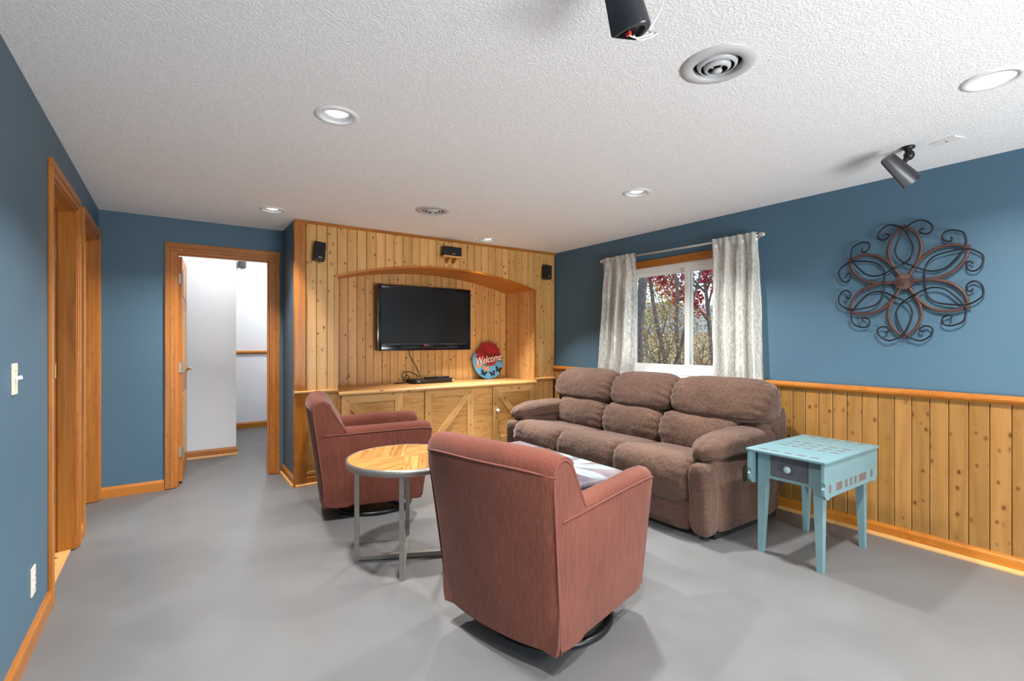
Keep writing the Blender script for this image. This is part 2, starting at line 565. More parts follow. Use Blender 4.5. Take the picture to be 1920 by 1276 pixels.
LAMPS = [(0.636, 2.346), (2.722, 2.348), (2.712, 0.505), (0.668, 4.337), (2.718, 4.338), (0.64, 0.50), (0.64, -1.35), (2.71, -1.35)]
VENTS = [(1.711, 1.082), (1.734, 3.613)]
bm = BM(); box(bm, -2.3, XR + 0.12, YR - 0.12, YF + 0.115, H, H + 0.12)
ceil = struct('ceiling', bm, 'ceiling_texture', 'white sprayed-texture ceiling over the living room', 'ceiling')
cb = BM()
for x, y in LAMPS:
    lathe(cb, [(0, -0.02), (0.076, -0.02), (0.076, 0.09), (0, 0.09)], 32, (x, y, H))
for x, y in VENTS:
    lathe(cb, [(0, -0.02), (0.094, -0.02), (0.094, 0.09), (0, 0.09)], 32, (x, y, H))
cut(ceil, cb)
bm = BM(); box(bm, -1.0, 1.9, YF + 0.115, 8.15, 2.6, 2.7)
struct('ceiling_hall', bm, 'white_paint', 'plain white ceiling of the hall behind the open door', 'ceiling')

D1, D2, D3 = (3.236, 3.99), (4.275, 5.055), (0.022, 0.783)      # clear openings
DT, DT3 = 2.08, 2.05
bm = BM()
for y0, y1, z0 in ((YR, D1[0], 0), (D1[1], D2[0], 0), (D2[1], YF, 0), (D1[0], D1[1], DT), (D2[0], D2[1], DT)):
    box(bm, XL - 0.115, XL, y0, y1, z0, H)
struct('wall_left', bm, 'blue_paint', 'blue painted wall with two pine-framed doorways', 'wall')
bm = BM()
for x0, x1, z0 in ((XL - 0.115, D3[0], 0), (D3[1], XB + 0.08, 0), (D3[0], D3[1], DT3)):
    box(bm, x0, x1, YF, YF + 0.115, z0, H)
struct('wall_far', bm, 'blue_paint', 'blue wall holding the open door to the white hall', 'wall')
bm = BM(); box(bm, XB, XB + 0.08, YW + 0.02, YF, 0, H)
struct('wall_return', bm, 'blue_paint', 'narrow blue wall between the open door and the pine wall', 'wall')
WY0, WY1, WZ0, WZ1 = 2.20, 3.46, 0.955, 2.0                       # window opening in the right wall
bm = BM()
for y0, y1, z0, z1 in ((YR, WY0, 0, H), (WY1, YF + 0.2, 0, H), (WY0, WY1, 0, WZ0), (WY0, WY1, WZ1, H)):
    box(bm, XR, XR + 0.14, y0, y1, z0, z1)
struct('wall_right', bm, 'blue_paint', 'long blue wall with the window, above pine wainscot', 'wall')
PX0, PX1, PZ1 = 0.5, 2.9, 2.06                                     # unseen patio door, added to go with the fill lamps
bm = BM()
for x0, x1, z0, z1 in ((XL - 0.115, PX0, 0, H), (PX1, XR + 0.14, 0, H), (PX0, PX1, PZ1, H)):
    box(bm, x0, x1, YR - 0.12, YR, z0, z1)
struct('wall_rear', bm, 'blue_paint', 'blue wall behind the camera with an added glazed patio door', 'wall')
pd = thing('added_patio_door', 'unseen white patio door added behind the camera for the fill lamps', 'door', (0, 0, 0), kind='structure')
bm = BM()
for x0, x1, z0, z1 in ((PX0, PX0 + 0.06, 0, PZ1), (PX1 - 0.06, PX1, 0, PZ1), (1.67, 1.73, 0, PZ1), (PX0, PX1, PZ1 - 0.06, PZ1), (PX0, PX1, 0.001, 0.05)):
    box(bm, x0, x1, YR - 0.09, YR - 0.03, z0, z1)
mesh_obj('frame', bm, 'vinyl_white', pd)
for x0, x1 in ((PX0 + 0.06, 1.67), (1.73, PX1 - 0.06)):
    bm = BM(); box(bm, x0, x1, YR - 0.065, YR - 0.06, 0.05, PZ1 - 0.06)
    mesh_obj('pane', bm, 'window_glass', pd)
# side room past the left doorways, hall past the far door
bm = BM()
box(bm, -2.3, -2.2, 2.3, 5.3, 0, H); box(bm, -2.2, XL - 0.115, 2.3, 2.4, 0, H)
box(bm, -2.2, XL - 0.115, 4.08, 4.18, 0, H); box(bm, -2.2, XL - 0.115, 5.2, 5.3, 0, H)
struct('wall_side_room', bm, 'white_paint', 'white walls of the rooms past the left doorways', 'wall')
bm = BM(); box(bm, -1.0, 0.595, 6.27, 6.40, 0, 2.6)
struct('wall_hall_partition', bm, 'white_paint', 'white partition just past the open door', 'wall')
bm = BM()
box(bm, -1.0, 1.9, 8.02, 8.15, 0, 2.6); box(bm, 1.78, 1.9, YF + 0.2, 8.02, 0, 2.6); box(bm, -1.0, -0.9, YF + 0.115, 8.02, 0, 2.6)
box(bm, -1.0, 1.9, YF + 0.118, YF + 0.14, H + 0.0, 2.6)
box(bm, XB + 0.03, 1.9, YF + 0.14, YF + 0.2, 0, H + 0.0)
struct('wall_hall', bm, 'white_paint', 'white end wall of the hall with a pine chair rail', 'wall')

# ---- mouldings: profile (out, up) swept along a straight run
def run(name, prof, p0, p1, out, mat, parent=None):
    p0, p1 = Vector(p0), Vector(p1)
    d = p1 - p0
    L = d.length
    rz = math.atan2(d.y, d.x)
    side = 1 if Vector((-math.sin(rz), math.cos(rz))).dot(Vector(out)) > 0 else -1
    bm = BM()
    prism(bm, [(a * side, b) for a, b in prof], 'x', 0, L)
    o = mesh_obj(name, bm, mat, parent, p0, (0, 0, rz))
    if parent is None:
        o['kind'] = 'structure'
    return o
BASE = [(0, 0), (0.014, 0), (0.014, 0.066), (0.011, 0.074), (0.008, 0.078), (0.006, 0.088), (0, 0.088)]
SHOE = [(0.014, 0), (0.030, 0), (0.030, 0.008), (0.026, 0.017), (0.014, 0.022)]
RAIL = [(0, 0), (0.012, 0), (0.018, 0.008), (0.030, 0.014), (0.034, 0.026), (0.030, 0.040), (0.022, 0.048), (0, 0.05)]
def base(name, label, p0, p1, out, mat='pine_trim_x', shoe=True):
    o = run(name, BASE, p0, p1, out, mat)
    tag(o, label, 'baseboard', kind='structure')
    if shoe:
        p0, p1 = Vector(p0), Vector(p1)
        d = p1 - p0
        rz = math.atan2(d.y, d.x)
        side = 1 if Vector((-math.sin(rz), math.cos(rz))).dot(Vector(out)) > 0 else -1
        bm = BM(); prism(bm, [(a * side, b) for a, b in SHOE], 'x', 0, d.length)
        mesh_obj('shoe_moulding', bm, 'pine_pale_x', o)
    return o
base('baseboard_left', 'pine baseboard along the blue wall by the camera', (XL, YR, 0), (XL, D1[0] - 0.07, 0), (1, 0), shoe=False)
base('baseboard_left_pier', 'short pine baseboard between the two left doorways', (XL, D1[1] + 0.07, 0), (XL, D2[0] - 0.07, 0), (1, 0), shoe=False)
base('baseboard_far', 'pine baseboard left of the open door', (XL, YF, 0), (D3[0] - 0.073, YF, 0), (0, -1), shoe=False)
base('baseboard_return', 'pine baseboard on the narrow blue wall', (XB, YF, 0), (XB, YW - 0.0, 0), (-1, 0))
base('baseboard_right', 'pine baseboard below the wainscot', (XR - 0.012, YR, 0), (XR - 0.012, YW - 0.03, 0), (-1, 0))
base('baseboard_back', 'pine baseboard along the foot of the pine wall', (XB, YW, 0), (XR - 0.03, YW, 0), (0, -1))
base('baseboard_hall_partition', 'pine baseboard on the white hall partition', (-0.85, 6.27, 0), (0.61, 6.27, 0), (0, -1))
base('baseboard_hall', 'pine baseboard on the hall end wall', (0.3, 8.02, 0), (1.78, 8.02, 0), (0, -1), shoe=False)
o = run('trim_1', [(a, b + 1.075) for a, b in RAIL], (0.3, 8.02, 0), (1.78, 8.02, 0), (0, -1), 'pine_trim_x')
tag(o, 'pine chair rail on the white hall wall', 'chair rail', kind='structure')
o = run('trim_2', [(a, b + 0.921) for a, b in RAIL], (XR - 0.012, YR, 0), (XR - 0.012, 2.12, 0), (-1, 0), 'pine_trim_x')
tag(o, 'pine chair rail capping the wainscot right of the window', 'chair rail', kind='structure')
o = run('trim_4', [(a, b + 0.921) for a, b in RAIL], (XR - 0.012, 3.54, 0), (XR - 0.012, YW, 0), (-1, 0), 'pine_trim_x')
tag(o, 'short pine chair rail between the window and the pine wall', 'chair rail', kind='structure')

# ---- tongue and groove boards: outline (s across, z up), back at y=0, face at y=-th
PM = {}
def plank(outline, mat, parent, loc, rz=0.0, th=0.012, g=0.005, name='plank'):
    key = (tuple((round(a, 4), round(b, 4)) for a, b in outline), mat, th)
    if key not in PM:
        cx = (min(a for a, b in outline) + max(a for a, b in outline)) / 2
        w = max(a for a, b in outline) - min(a for a, b in outline)
        k = 1 - 2 * g / w
        bm = BM()
        kb = 1 - 0.0024 / w
        rings = [[bm.verts.new((cx + (a - cx) * kb, y, b)) for a, b in outline] for y in (0, -th + g)]
        rings.append([bm.verts.new((cx + (a - cx) * k, -th, b)) for a, b in outline])
        n = len(outline)
        bm.faces.new(rings[0]); bm.faces.new(rings[2][::-1])
        for A, B in zip(rings, rings[1:]):
            for i in range(n):
                bm.faces.new((A[i], A[(i + 1) % n], B[(i + 1) % n], B[i]))
        o = mesh_obj(name, bm, mat, parent, loc, (0, 0, rz))
        PM[key] = o.data
        return o
    return link(name, PM[key], parent, loc, (0, 0, rz))
# wainscot on the right wall, one object per board
wain = thing('trim_3', 'knotty pine wainscot boards below the chair rail', 'wainscot', (XR, 0, 0), kind='structure')
PW = 0.0893
bm = BM(); box(bm, -0.0015, -0.0002, YR + 0.001, YW - 0.001, 0.0, 0.93)
M('groove_brown', srgb(96, 56, 24), 0.8)
mesh_obj('backing', bm, 'groove_brown', wain)
y = YW - 0.0005
while y > YR + PW:
    plank([(0, 0.0), (PW, 0.0), (PW, 0.925), (0, 0.925)], 'wain_z', wain, (-0.0015, y, 0), R(-90))
    y -= PW

# ---- pine wall with the arched niche
NX0, NX1, NB, NZ, CZ = 1.240, 3.500, 5.150, 1.862, 0.805
HC, SG = (NX1 - NX0) / 2, 0.160
AR = (HC * HC + SG * SG) / (2 * SG)
def arch(x):
    return NZ + SG - AR + math.sqrt(AR * AR - (x - (NX0 + NX1) / 2) ** 2)
wb = thing('wall_back', 'knotty pine plank wall with an arched television niche', 'wall', (0, 0, 0), kind='structure')
bm = BM()                                                        # carcass behind the boards
box(bm, XB + 0.08, NX0 - 0.012, YW + 0.0125, NB + 0.03, 0, H); box(bm, NX1 + 0.0125, XR, YW + 0.0125, NB + 0.03, 0, H)
box(bm, NX0 - 0.012, NX1 + 0.0125, NB + 0.0125, NB + 0.03, 0, H)
N = 24
top = [(NX0 + (NX1 - NX0) * i / N, arch(NX0 + (NX1 - NX0) * i / N) + 0.012) for i in range(N + 1)]
for (xa, za), (xb, zb) in zip(top, top[1:]):
    prism(bm, [(xa, za), (xb, zb), (xb, H), (xa, H)], 'y', YW + 0.0125, NB + 0.012)
M('groove_brown', srgb(120, 74, 34), 0.8)
mesh_obj('carcass', bm, 'groove_brown', wb)
bw = (NX1 - NX0) / 25
def front(x0, x1, mat='pine_plank_z'):
    mid = (x0 + x1) / 2
    if NX0 < mid < NX1:
        pts = [(x, arch(x0 + x)) for x in (0, (x1 - x0) / 2, x1 - x0)]
        out = pts + [(x1 - x0, H - 0.002), (0, H - 0.002)]
    else:
        out = [(0, CZ + 0.02), (x1 - x0, CZ + 0.02), (x1 - x0, H - 0.002), (0, H - 0.002)]
    plank(out, mat, wb, (x0, YW + 0.012, 0))
sw = (NX0 - 0.972) / 3
for i in range(3): front(0.972 + i * sw, 0.972 + (i + 1) * sw)
for i in range(25): front(NX0 + i * bw, NX0 + (i + 1) * bw)
rw = (XR - 0.012 - NX1) / 3.5
for i in range(3): front(NX1 + i * rw, NX1 + (i + 1) * rw)
front(NX1 + 3 * rw, XR - 0.012)
for i in range(25):                                              # niche back
    x0 = NX0 + i * bw
    plank([(0, CZ - 0.02)] + [(bw, CZ - 0.02), (bw, arch(x0 + bw) + 0.004), (bw / 2, arch(x0 + bw / 2) + 0.004), (0, arch(x0) + 0.004)], 'pine_plank_z', wb, (x0, NB + 0.012, 0))
dw = (NB - YW - 0.012) / 6.5
for i in range(7):                                               # niche cheeks
    w_ = min(dw, NB - (YW + 0.012 + i * dw))
    out = [(0, CZ - 0.02), (w_, CZ - 0.02), (w_, NZ + 0.003), (0, NZ + 0.003)]
    plank(out, 'pine_plank_z', wb, (NX1 + 0.012, YW + 0.012 + i * dw + w_, 0), R(-90))
    plank(out, 'pine_plank_z', wb, (NX0 - 0.012, YW + 0.012 + i * dw, 0), R(90))
bm = BM()                                                        # curved soffit sheet
ra = [bm.verts.new((x, yy, z + dz)) for x, z in [(a, arch(a)) for a, b in top] for yy in (YW + 0.001, NB) for dz in (0.0, 0.010)]
for i in range(N):
    a, b = ra[i * 4:i * 4 + 4], ra[i * 4 + 4:i * 4 + 8]
    for p, q in ((0, 2), (2, 3), (3, 1), (1, 0)):
        bm.faces.new((a[p], b[p], b[q], a[q]))
mesh_obj('arch_soffit', bm, 'pine_trim_x', wb)
bm = BM()                                                        # bead that edges the arch
for i in range(N):
    xa, xb = NX0 - 0.03 + (NX1 - NX0 + 0.06) * i / N, NX0 - 0.03 + (NX1 - NX0 + 0.06) * (i + 1) / N
    za, zb = arch(xa), arch(xb)
    prism(bm, [(xa, za - 0.006), (xb, zb - 0.006), (xb, zb + 0.014), (xa, za + 0.014)], 'y', YW - 0.012, YW + 0.0005)
mesh_obj('arch_trim', bm, 'pine_trim_x', wb)
bm = BM(); box(bm, NX0 - 0.028, NX0 + 0.002, YW - 0.010, YW + 0.0005, CZ, NZ - 0.008, 0.003)
mesh_obj('niche_edge_trim', bm, 'pine_pale_z', wb)
bm = BM(); box(bm, NX1 - 0.004, NX1 + 0.022, YW - 0.010, YW + 0.0005, CZ, NZ - 0.008, 0.003)
mesh_obj('niche_edge_trim', bm, 'pine_trim_z', wb)
bm = BM(); box(bm, XB - 0.0085, 0.968, YW - 0.0175, YW + 0.03, 0.0, H - 0.001, 0.006)
mesh_obj('corner_board', bm, 'pine_trim_z', wb)
bm = BM(); prism(bm, [(YW, H - 0.026), (YW - 0.010, H - 0.024), (YW - 0.018, H - 0.012), (YW - 0.018, H - 0.001), (YW, H - 0.001)], 'x', XB - 0.006, XR - 0.001)
mesh_obj('crown_moulding', bm, 'pine_trim_x', wb)
LEDGE = [(YW + 0.012, 0.795), (YW - 0.012, 0.795), (YW - 0.020, 0.805), (YW - 0.034, 0.812), (YW - 0.036, 0.826), (YW - 0.028, 0.834), (YW + 0.012, 0.834)]
for a, b in ((XB - 0.012, NX0 - 0.002), (NX1 + 0.002, XR - 0.03)):
    bm = BM(); prism(bm, LEDGE, 'x', a, b)
    mesh_obj('ledge_moulding', bm, 'pine_pale_x', wb)
for i in range(4):
    x0 = NX1 + 0.002 + i * 0.0715
    plank([(0, 0.088), (0.0715, 0.088), (0.0715, 0.80), (0, 0.80)], 'pine_plank_z', wb, (x0, YW + 0.012, 0))
bm = BM(); box(bm, 0.970, NX0 + 0.002, YW + 0.001, YW + 0.012, 0.088, 0.80)
mesh_obj('lower_panel', bm, 'plywood_z', wb)
bm = BM(); box(bm, 0.972, NX0, YW - 0.010, YW + 0.0005, 0.088, 0.118, 0.004)
mesh_obj('panel_moulding', bm, 'pine_pale_x', wb)

# ---- built-in cabinet and counter in the niche
cb_ = thing('built_in_cabinet', 'pine built-in cabinet with three braced barn-style doors', 'cabinet', ((NX0 + NX1) / 2, YW, 0))
OX = (NX0 + NX1) / 2
bm = BM(); box(bm, NX0 + 0.002 - OX, NX1 - 0.002 - OX, -0.002, 0.5, 0.09, CZ - 0.031)
mesh_obj('face_panel', bm, 'plywood_x', cb_)
def cab_door(x0, x1, slope, knob):
    d = link('door', None, cb_)
    z0, z1, fw = 0.13, CZ - 0.034, 0.078
    y0, y1 = -0.026, -0.012
    bm = BM(); box(bm, x0 + 0.003, x1 - 0.003, -0.012, -0.0025, z0, z1)
    mesh_obj('panel', bm, 'plywood_x' if slope < 0 or True else 'plywood_z', d)
    m = 0.0006
    bm = BM(); prism(bm, [(x0, z1), (x1, z1), (x1 - fw, z1 - fw), (x0 + fw, z1 - fw)], 'y', y0, y1, 0.003); mesh_obj('rail', bm, 'pine_pale_x', d)
    bm = BM(); prism(bm, [(x0, z0), (x1, z0), (x1 - fw, z0 + fw), (x0 + fw, z0 + fw)], 'y', y0, y1, 0.003); mesh_obj('rail', bm, 'pine_pale_x', d)
    bm = BM(); prism(bm, [(x0, z0 + m), (x0 + fw - m, z0 + fw), (x0 + fw - m, z1 - fw), (x0, z1 - m)], 'y', y0, y1, 0.003); mesh_obj('stile', bm, 'pine_pale_z', d)
    bm = BM(); prism(bm, [(x1, z0 + m), (x1 - fw + m, z0 + fw), (x1 - fw + m, z1 - fw), (x1, z1 - m)], 'y', y0, y1, 0.003); mesh_obj('stile', bm, 'pine_pale_z', d)
    a, b = Vector((x0 + fw, z1 - fw)), Vector((x1 - fw, z0 + fw))
    if slope > 0: a, b = Vector((x1 - fw, z1 - fw)), Vector((x0 + fw, z0 + fw))
    u = (b - a).normalized(); nn = Vector((-u.y, u.x)) * 0.035
    L = (b - a).length
    bm = BM(); prism(bm, [(0.03, -0.035), (L - 0.03, -0.035), (L, 0), (L - 0.03, 0.035), (0.03, 0.035), (0, 0)], 'y', y0, y1, 0.003)
    mesh_obj('brace', bm, 'pine_pale_x', d, (a.x, 0, a.y), (0, -math.atan2(u.y, u.x), 0))
    if knob is not None:
        bm = BM(); lathe(bm, [(0, 0), (0.007, 0), (0.007, 0.014), (0.018, 0.02), (0.020, 0.028), (0.014, 0.036), (0, 0.038)], 20)
        k = mesh_obj('knob', bm, 'white_plastic', d, (knob, y0, 0.50), (R(90), 0, 0), smooth=True)
cab_door(1.272 - OX, 1.857 - OX, -1, None)
cab_door(2.096 - OX, 2.663 - OX, 1, None)
cab_door(2.909 - OX, 3.486 - OX, -1, 2.909 - OX + 0.05)
for x in (1.862, 2.668):
    bm = BM(); box(bm, x - OX, x + (0.229 if x < 2 else 0.236) - OX, -0.012, -0.0025, 0.13, CZ - 0.034)
    mesh_obj('filler_panel', bm, 'plywood_x', cb_)
bm = BM(); prism(bm, [(4.512, 0.781), (4.516, 0.775), (NB, 0.775), (NB, CZ), (4.518, CZ), (4.512, 0.800), (4.510, 0.790)], 'x', NX0 + 0.001, NX1 - 0.001)
tag(mesh_obj('counter_top', bm, 'pine_pale_x'), 'pine counter board below the television, with a rounded edge', 'counter')

# ---- doorways
CASE = [(0, 0), (0.07, 0), (0.07, 0.010), (0.060, 0.018), (0.022, 0.016), (0.010, 0.010), (0, 0.008)]    # (across, out)
def doorway(name, label, along, a0, a1, top_, face, out, deep, cw=0.07):
    """along 'y': opening a0..a1 on plane x=face, room side out=+1 or -1; along 'x' likewise on y=face"""
    d = thing(name, label, 'door', kind='structure')
    def bb(nm, s0, s1, d0, d1, z0, z1, mat, bev=0.003, parent=d):
        p0, p1 = sorted((face + out * d0, face + out * d1))
        bm = BM()
        if along == 'y': box(bm, p0, p1, s0, s1, z0, z1, bev)
        else: box(bm, s0, s1, p0, p1, z0, z1, bev)
        return mesh_obj(nm, bm, mat, parent)
    def casing(s0, s1, z0, z1, axis):
        # stepped casing: a thick outer band and a thinner inner band
        if axis == 'v':
            inner = s1 if s1 <= a0 + 0.001 else s0
            mid = inner + (0.03 if inner == s0 else -0.03)
            c = bb('casing', min(s0, mid) if inner == s1 else mid, mid if inner == s1 else s1, 0.0, 0.018, z0, z1, 'pine_trim_z')
            bb('casing_bead', min(mid, inner), max(mid, inner), 0.0, 0.012, z0, top_ , 'pine_trim_z', parent=c)
        else:
            c = bb('casing', s0, s1, 0.0, 0.018, z0 + 0.03, z1, 'pine_trim_' + along)
            bb('casing_bead', a0 - 0.03, a1 + 0.03, 0.0, 0.012, z0 + 0.0005, z0 + 0.03, 'pine_trim_' + along, parent=c)
    casing(a0 - cw, a0, 0.004, top_ + 0.03, 'v')
    casing(a1, a1 + cw, 0.004, top_ + 0.03, 'v')
    casing(a0 - cw, a1 + cw, top_, top_ + cw, 'h')
    jt = 0.018
    for s0, s1 in ((a0 + 0.0005, a0 + jt), (a1 - jt, a1 - 0.0005)):
        bb('jamb', s0, s1, -deep, 0.004, 0.004, top_ - 0.001, 'pine_trim_z', 0.001)
    bb('head_jamb', a0 + jt, a1 - jt, -deep, 0.004, top_ - jt, top_ - 0.001, 'pine_trim_' + along, 0.001)
    for s0, s1 in ((a0 + jt, a0 + jt + 0.012), (a1 - jt - 0.012, a1 - jt)):
        bb('door_stop', s0, s1, -deep * 0.64, -deep * 0.34, 0.004, top_ - jt, 'pine_trim_z', 0.002)
    bb('door_stop', a0 + jt + 0.012, a1 - jt - 0.012, -deep * 0.64, -deep * 0.34, top_ - jt - 0.012, top_ - jt, 'pine_trim_' + along, 0.002)
    return d, bb
d1, bb1 = doorway('door_1', 'nearer of the two pine-framed doorways in the left wall', 'y', D1[0], D1[1], DT, XL, 1, 0.125)
for z in (0.30, 1.05, 1.75):
    bb1('hinge', D1[1] - 0.0195, D1[1] - 0.0175, -0.118, -0.088, z, z + 0.09, 'brass', 0.0008)
bb1('threshold', D1[0] + 0.019, D1[1] - 0.019, -0.12, -0.02, 0.0005, 0.010, 'pine_pale_y', 0.003)
doorway('door_2', 'farther of the two pine-framed doorways in the left wall, in the corner', 'y', D2[0], D2[1], DT, XL, 1, 0.125)
d3, bb3 = doorway('door_3', 'pine door standing open to the white hall', 'x', D3[0], D3[1], DT3, YF, -1, 0.125)
leaf = link('door_leaf', None, d3, (D3[0] + 0.021, YF + 0.128, 0), (0, 0, R(86.0)))
bm = BM(); box(bm, 0, 0.71, -0.035, 0.0, 0.02, DT3 - 0.03, 0.002)
mesh_obj('slab', bm, 'pine_trim_z', leaf)
for x0, x1 in ((0.10, 0.32), (0.39, 0.61)):
    for z0, z1 in ((0.20, 0.80), (0.98, 1.55), (1.66, 1.92)):
        bm = BM(); box(bm, x0, x1, -0.040, -0.034, z0, z1, 0.004)
        mesh_obj('door_panel', bm, 'pine_pale_z', leaf)
bm = BM()
lathe(bm, [(0, 0), (0.030, 0), (0.030, 0.006), (0.012, 0.010), (0.010, 0.034), (0, 0.034)], 24)
tube(bm, [(0, 0, 0.034), (-0.02, 0, 0.038), (-0.10, 0.004, 0.038)], [0.009, 0.008, 0.007], 10)
mesh_obj('lever_handle', bm, 'brass', leaf, (0.65, -0.035, 0.99), (R(90), 0, 0), smooth=True)
for z in (0.24, 0.99, 1.78):
    bm = BM(); box(bm, -0.006, 0.002, -0.034, -0.002, z, z + 0.09, 0.001); lathe(bm, [(0, 0), (0.006, 0), (0.006, 0.09), (0, 0.09)], 12, (-0.008, -0.038, z))
    mesh_obj('hinge', bm, 'steel_hinge', leaf)

# ---- window in the right wall
win = thing('window_1', 'white vinyl sliding window with a pine head casing, between the curtains', 'window', (XR, 0, 0), kind='structure')
def wbx(name, x0, x1, y0, y1, z0, z1, mat, bev=0.003, parent=win):
    bm = BM(); box(bm, x0, x1, y0, y1, z0, z1, bev)
    return mesh_obj(name, bm, mat, parent)
fw = 0.055
for nm, a in (('frame', (WY0, WY0 + fw, WZ0, WZ1)), ('frame', (WY1 - fw, WY1, WZ0, WZ1)), ('frame', (WY0 + fw, WY1 - fw, WZ0, WZ0 + fw)), ('frame', (WY0 + fw, WY1 - fw, WZ1 - fw, WZ1))):
    wbx(nm, 0.02, 0.10, *a, 'vinyl_white')
MY = 2.735                                                        # meeting stile
def sash(y0, y1, x0, x1, sw_):
    s = link('sash', None, win)
    z0, z1 = WZ0 + fw, WZ1 - fw
    wbx('stile', x0, x1, y0, y0 + sw_, z0, z1, 'vinyl_white', parent=s)
    wbx('stile', x0, x1, y1 - sw_, y1, z0, z1, 'vinyl_white', parent=s)
    wbx('rail', x0, x1, y0 + sw_, y1 - sw_, z0, z0 + sw_, 'vinyl_white', parent=s)
    wbx('rail', x0, x1, y0 + sw_, y1 - sw_, z1 - sw_, z1, 'vinyl_white', parent=s)
    wbx('pane', (x0 + x1) / 2 - 0.002, (x0 + x1) / 2 + 0.002, y0 + sw_, y1 - sw_, z0 + sw_, z1 - sw_, 'window_glass', 0, parent=s)
sash(WY0 + fw, MY + 0.03, 0.03, 0.06, 0.045)
sash(MY - 0.02, WY1 - fw, 0.063, 0.093, 0.038)
wbx('head_casing', -0.018, -0.0005, WY0 - 0.07, WY1 + 0.07, WZ1 - 0.012, WZ1 + 0.055, 'pine_trim_y')
wbx('head_lining', -0.0005, 0.02, WY0, WY1, WZ1 - 0.012, WZ1 - 0.0005, 'pine_trim_y', 0.001)
for y0, y1 in ((WY0 - 0.07, WY0 + 0.006), (WY1 - 0.006, WY1 + 0.07)):
    wbx('side_casing', -0.018, -0.0005, y0, y1, WZ0, WZ1 - 0.012, 'pine_trim_z')
wbx('stool', -0.04, 0.02, WY0 - 0.05, WY1 + 0.05, WZ0 - 0.022, WZ0 - 0.0005, 'vinyl_white', 0.004)

# ---------------------------------------------------------------- ceiling fixtures
def downlight(x, y, label, gimbal):
    r = thing('recessed_light', label, 'ceiling light', (x, y, H), group='recessed ceiling lights')
    bm = BM(); lathe(bm, [(0.070, -0.001), (0.070, -0.006), (0.086, -0.007), (0.098, -0.004), (0.100, 0.0)], 40)
    mesh_obj('trim_ring', bm, 'white_metal', r, smooth=True)
    if gimbal:
        bm = BM(); lathe(bm, [(0.0705, -0.005), (0.067, 0.008), (0.060, 0.009), (0.058, 0.014), (0.052, 0.015), (0.050, 0.020)], 40)
        mesh_obj('baffle', bm, 'pale_metal', r, smooth=True)
        lz, lr = 0.014, 0.050
    else:
        bm = BM(); lathe(bm, [(0.0705, -0.005), (0.068, -0.003), (0.067, 0.004)], 40)
        mesh_obj('baffle', bm, 'white_metal', r, smooth=True)
        lz, lr = 0.001, 0.067
    dm = 0.013 if gimbal else 0.0
    bm = BM(); lathe(bm, [(0, lz - dm - 0.001), (lr * 0.4, lz - dm * 0.9 - 0.001), (lr * 0.75, lz - dm * 0.5 - 0.0005), (lr, lz), (lr, lz + 0.01), (0, lz + 0.01)], 32)
    mesh_obj('lens', bm, 'lamp_lens', r)
    ld = bpy.data.lights.new('lamp', 'AREA')
    ld.shape = 'DISK'; ld.size = 0.13; ld.energy = DOWN_W * ((0.75 if x < 1 else 1.0) if 4 < y < 5 else 1.0); ld.color = DOWN_C; ld.spread = R(((110 if x < 1 else 96) if 4 < y < 5 else 128) if gimbal else 150)
    # the two lamps next to the pine wall are swivelled away from it
    aim = (0, R(20), 0) if (y > 4 and x < 1) else ((R(-14), 0, 0) if y > 4 else (0, 0, 0))
    link('lamp', ld, r, (0, 0, -0.0095 if y < 4 else -0.030), aim)
    return r
NAMES = ['gimbal ceiling downlight over the floor left of the round table', 'ceiling downlight nearest the window side, above the sofa seat',
         'large flush ceiling downlight at the top right corner of the view', 'ceiling downlight in front of the open door', 'ceiling downlight close to the pine wall, right of the centre speaker',
         'ceiling downlight straight above the camera end of the left wall', 'ceiling downlight in the rear left of the room', 'ceiling downlight in the rear right of the room']
for (x, y), nm in zip(LAMPS, NAMES):
    downlight(x, y, nm, (x, y) != LAMPS[2])
for hx, hy, hn in ((1.15, 7.2, 'ceiling downlight at the far end of the white hall'), (0.45, 5.72, 'added unseen hall lamp just past the open door')):  # second lamp is added, unseen, to brighten the hall partition
    hl = thing('recessed_light', hn, 'ceiling light', (hx, hy, 2.6), group='recessed ceiling lights')
    bm = BM(); lathe(bm, [(0, -0.006), (0.065, -0.006), (0.068, -0.008), (0.095, -0.005), (0.10, 0.0)], 32)
    mesh_obj('trim_ring', bm, 'lamp_lens', hl)
    ld = bpy.data.lights.new('lamp', 'AREA'); ld.shape = 'DISK'; ld.size = 0.13; ld.energy = 24 if hy > 6 else 11; ld.color = (0.98, 0.99, 1.0)
    link('lamp', ld, hl, (0, 0, -0.012))
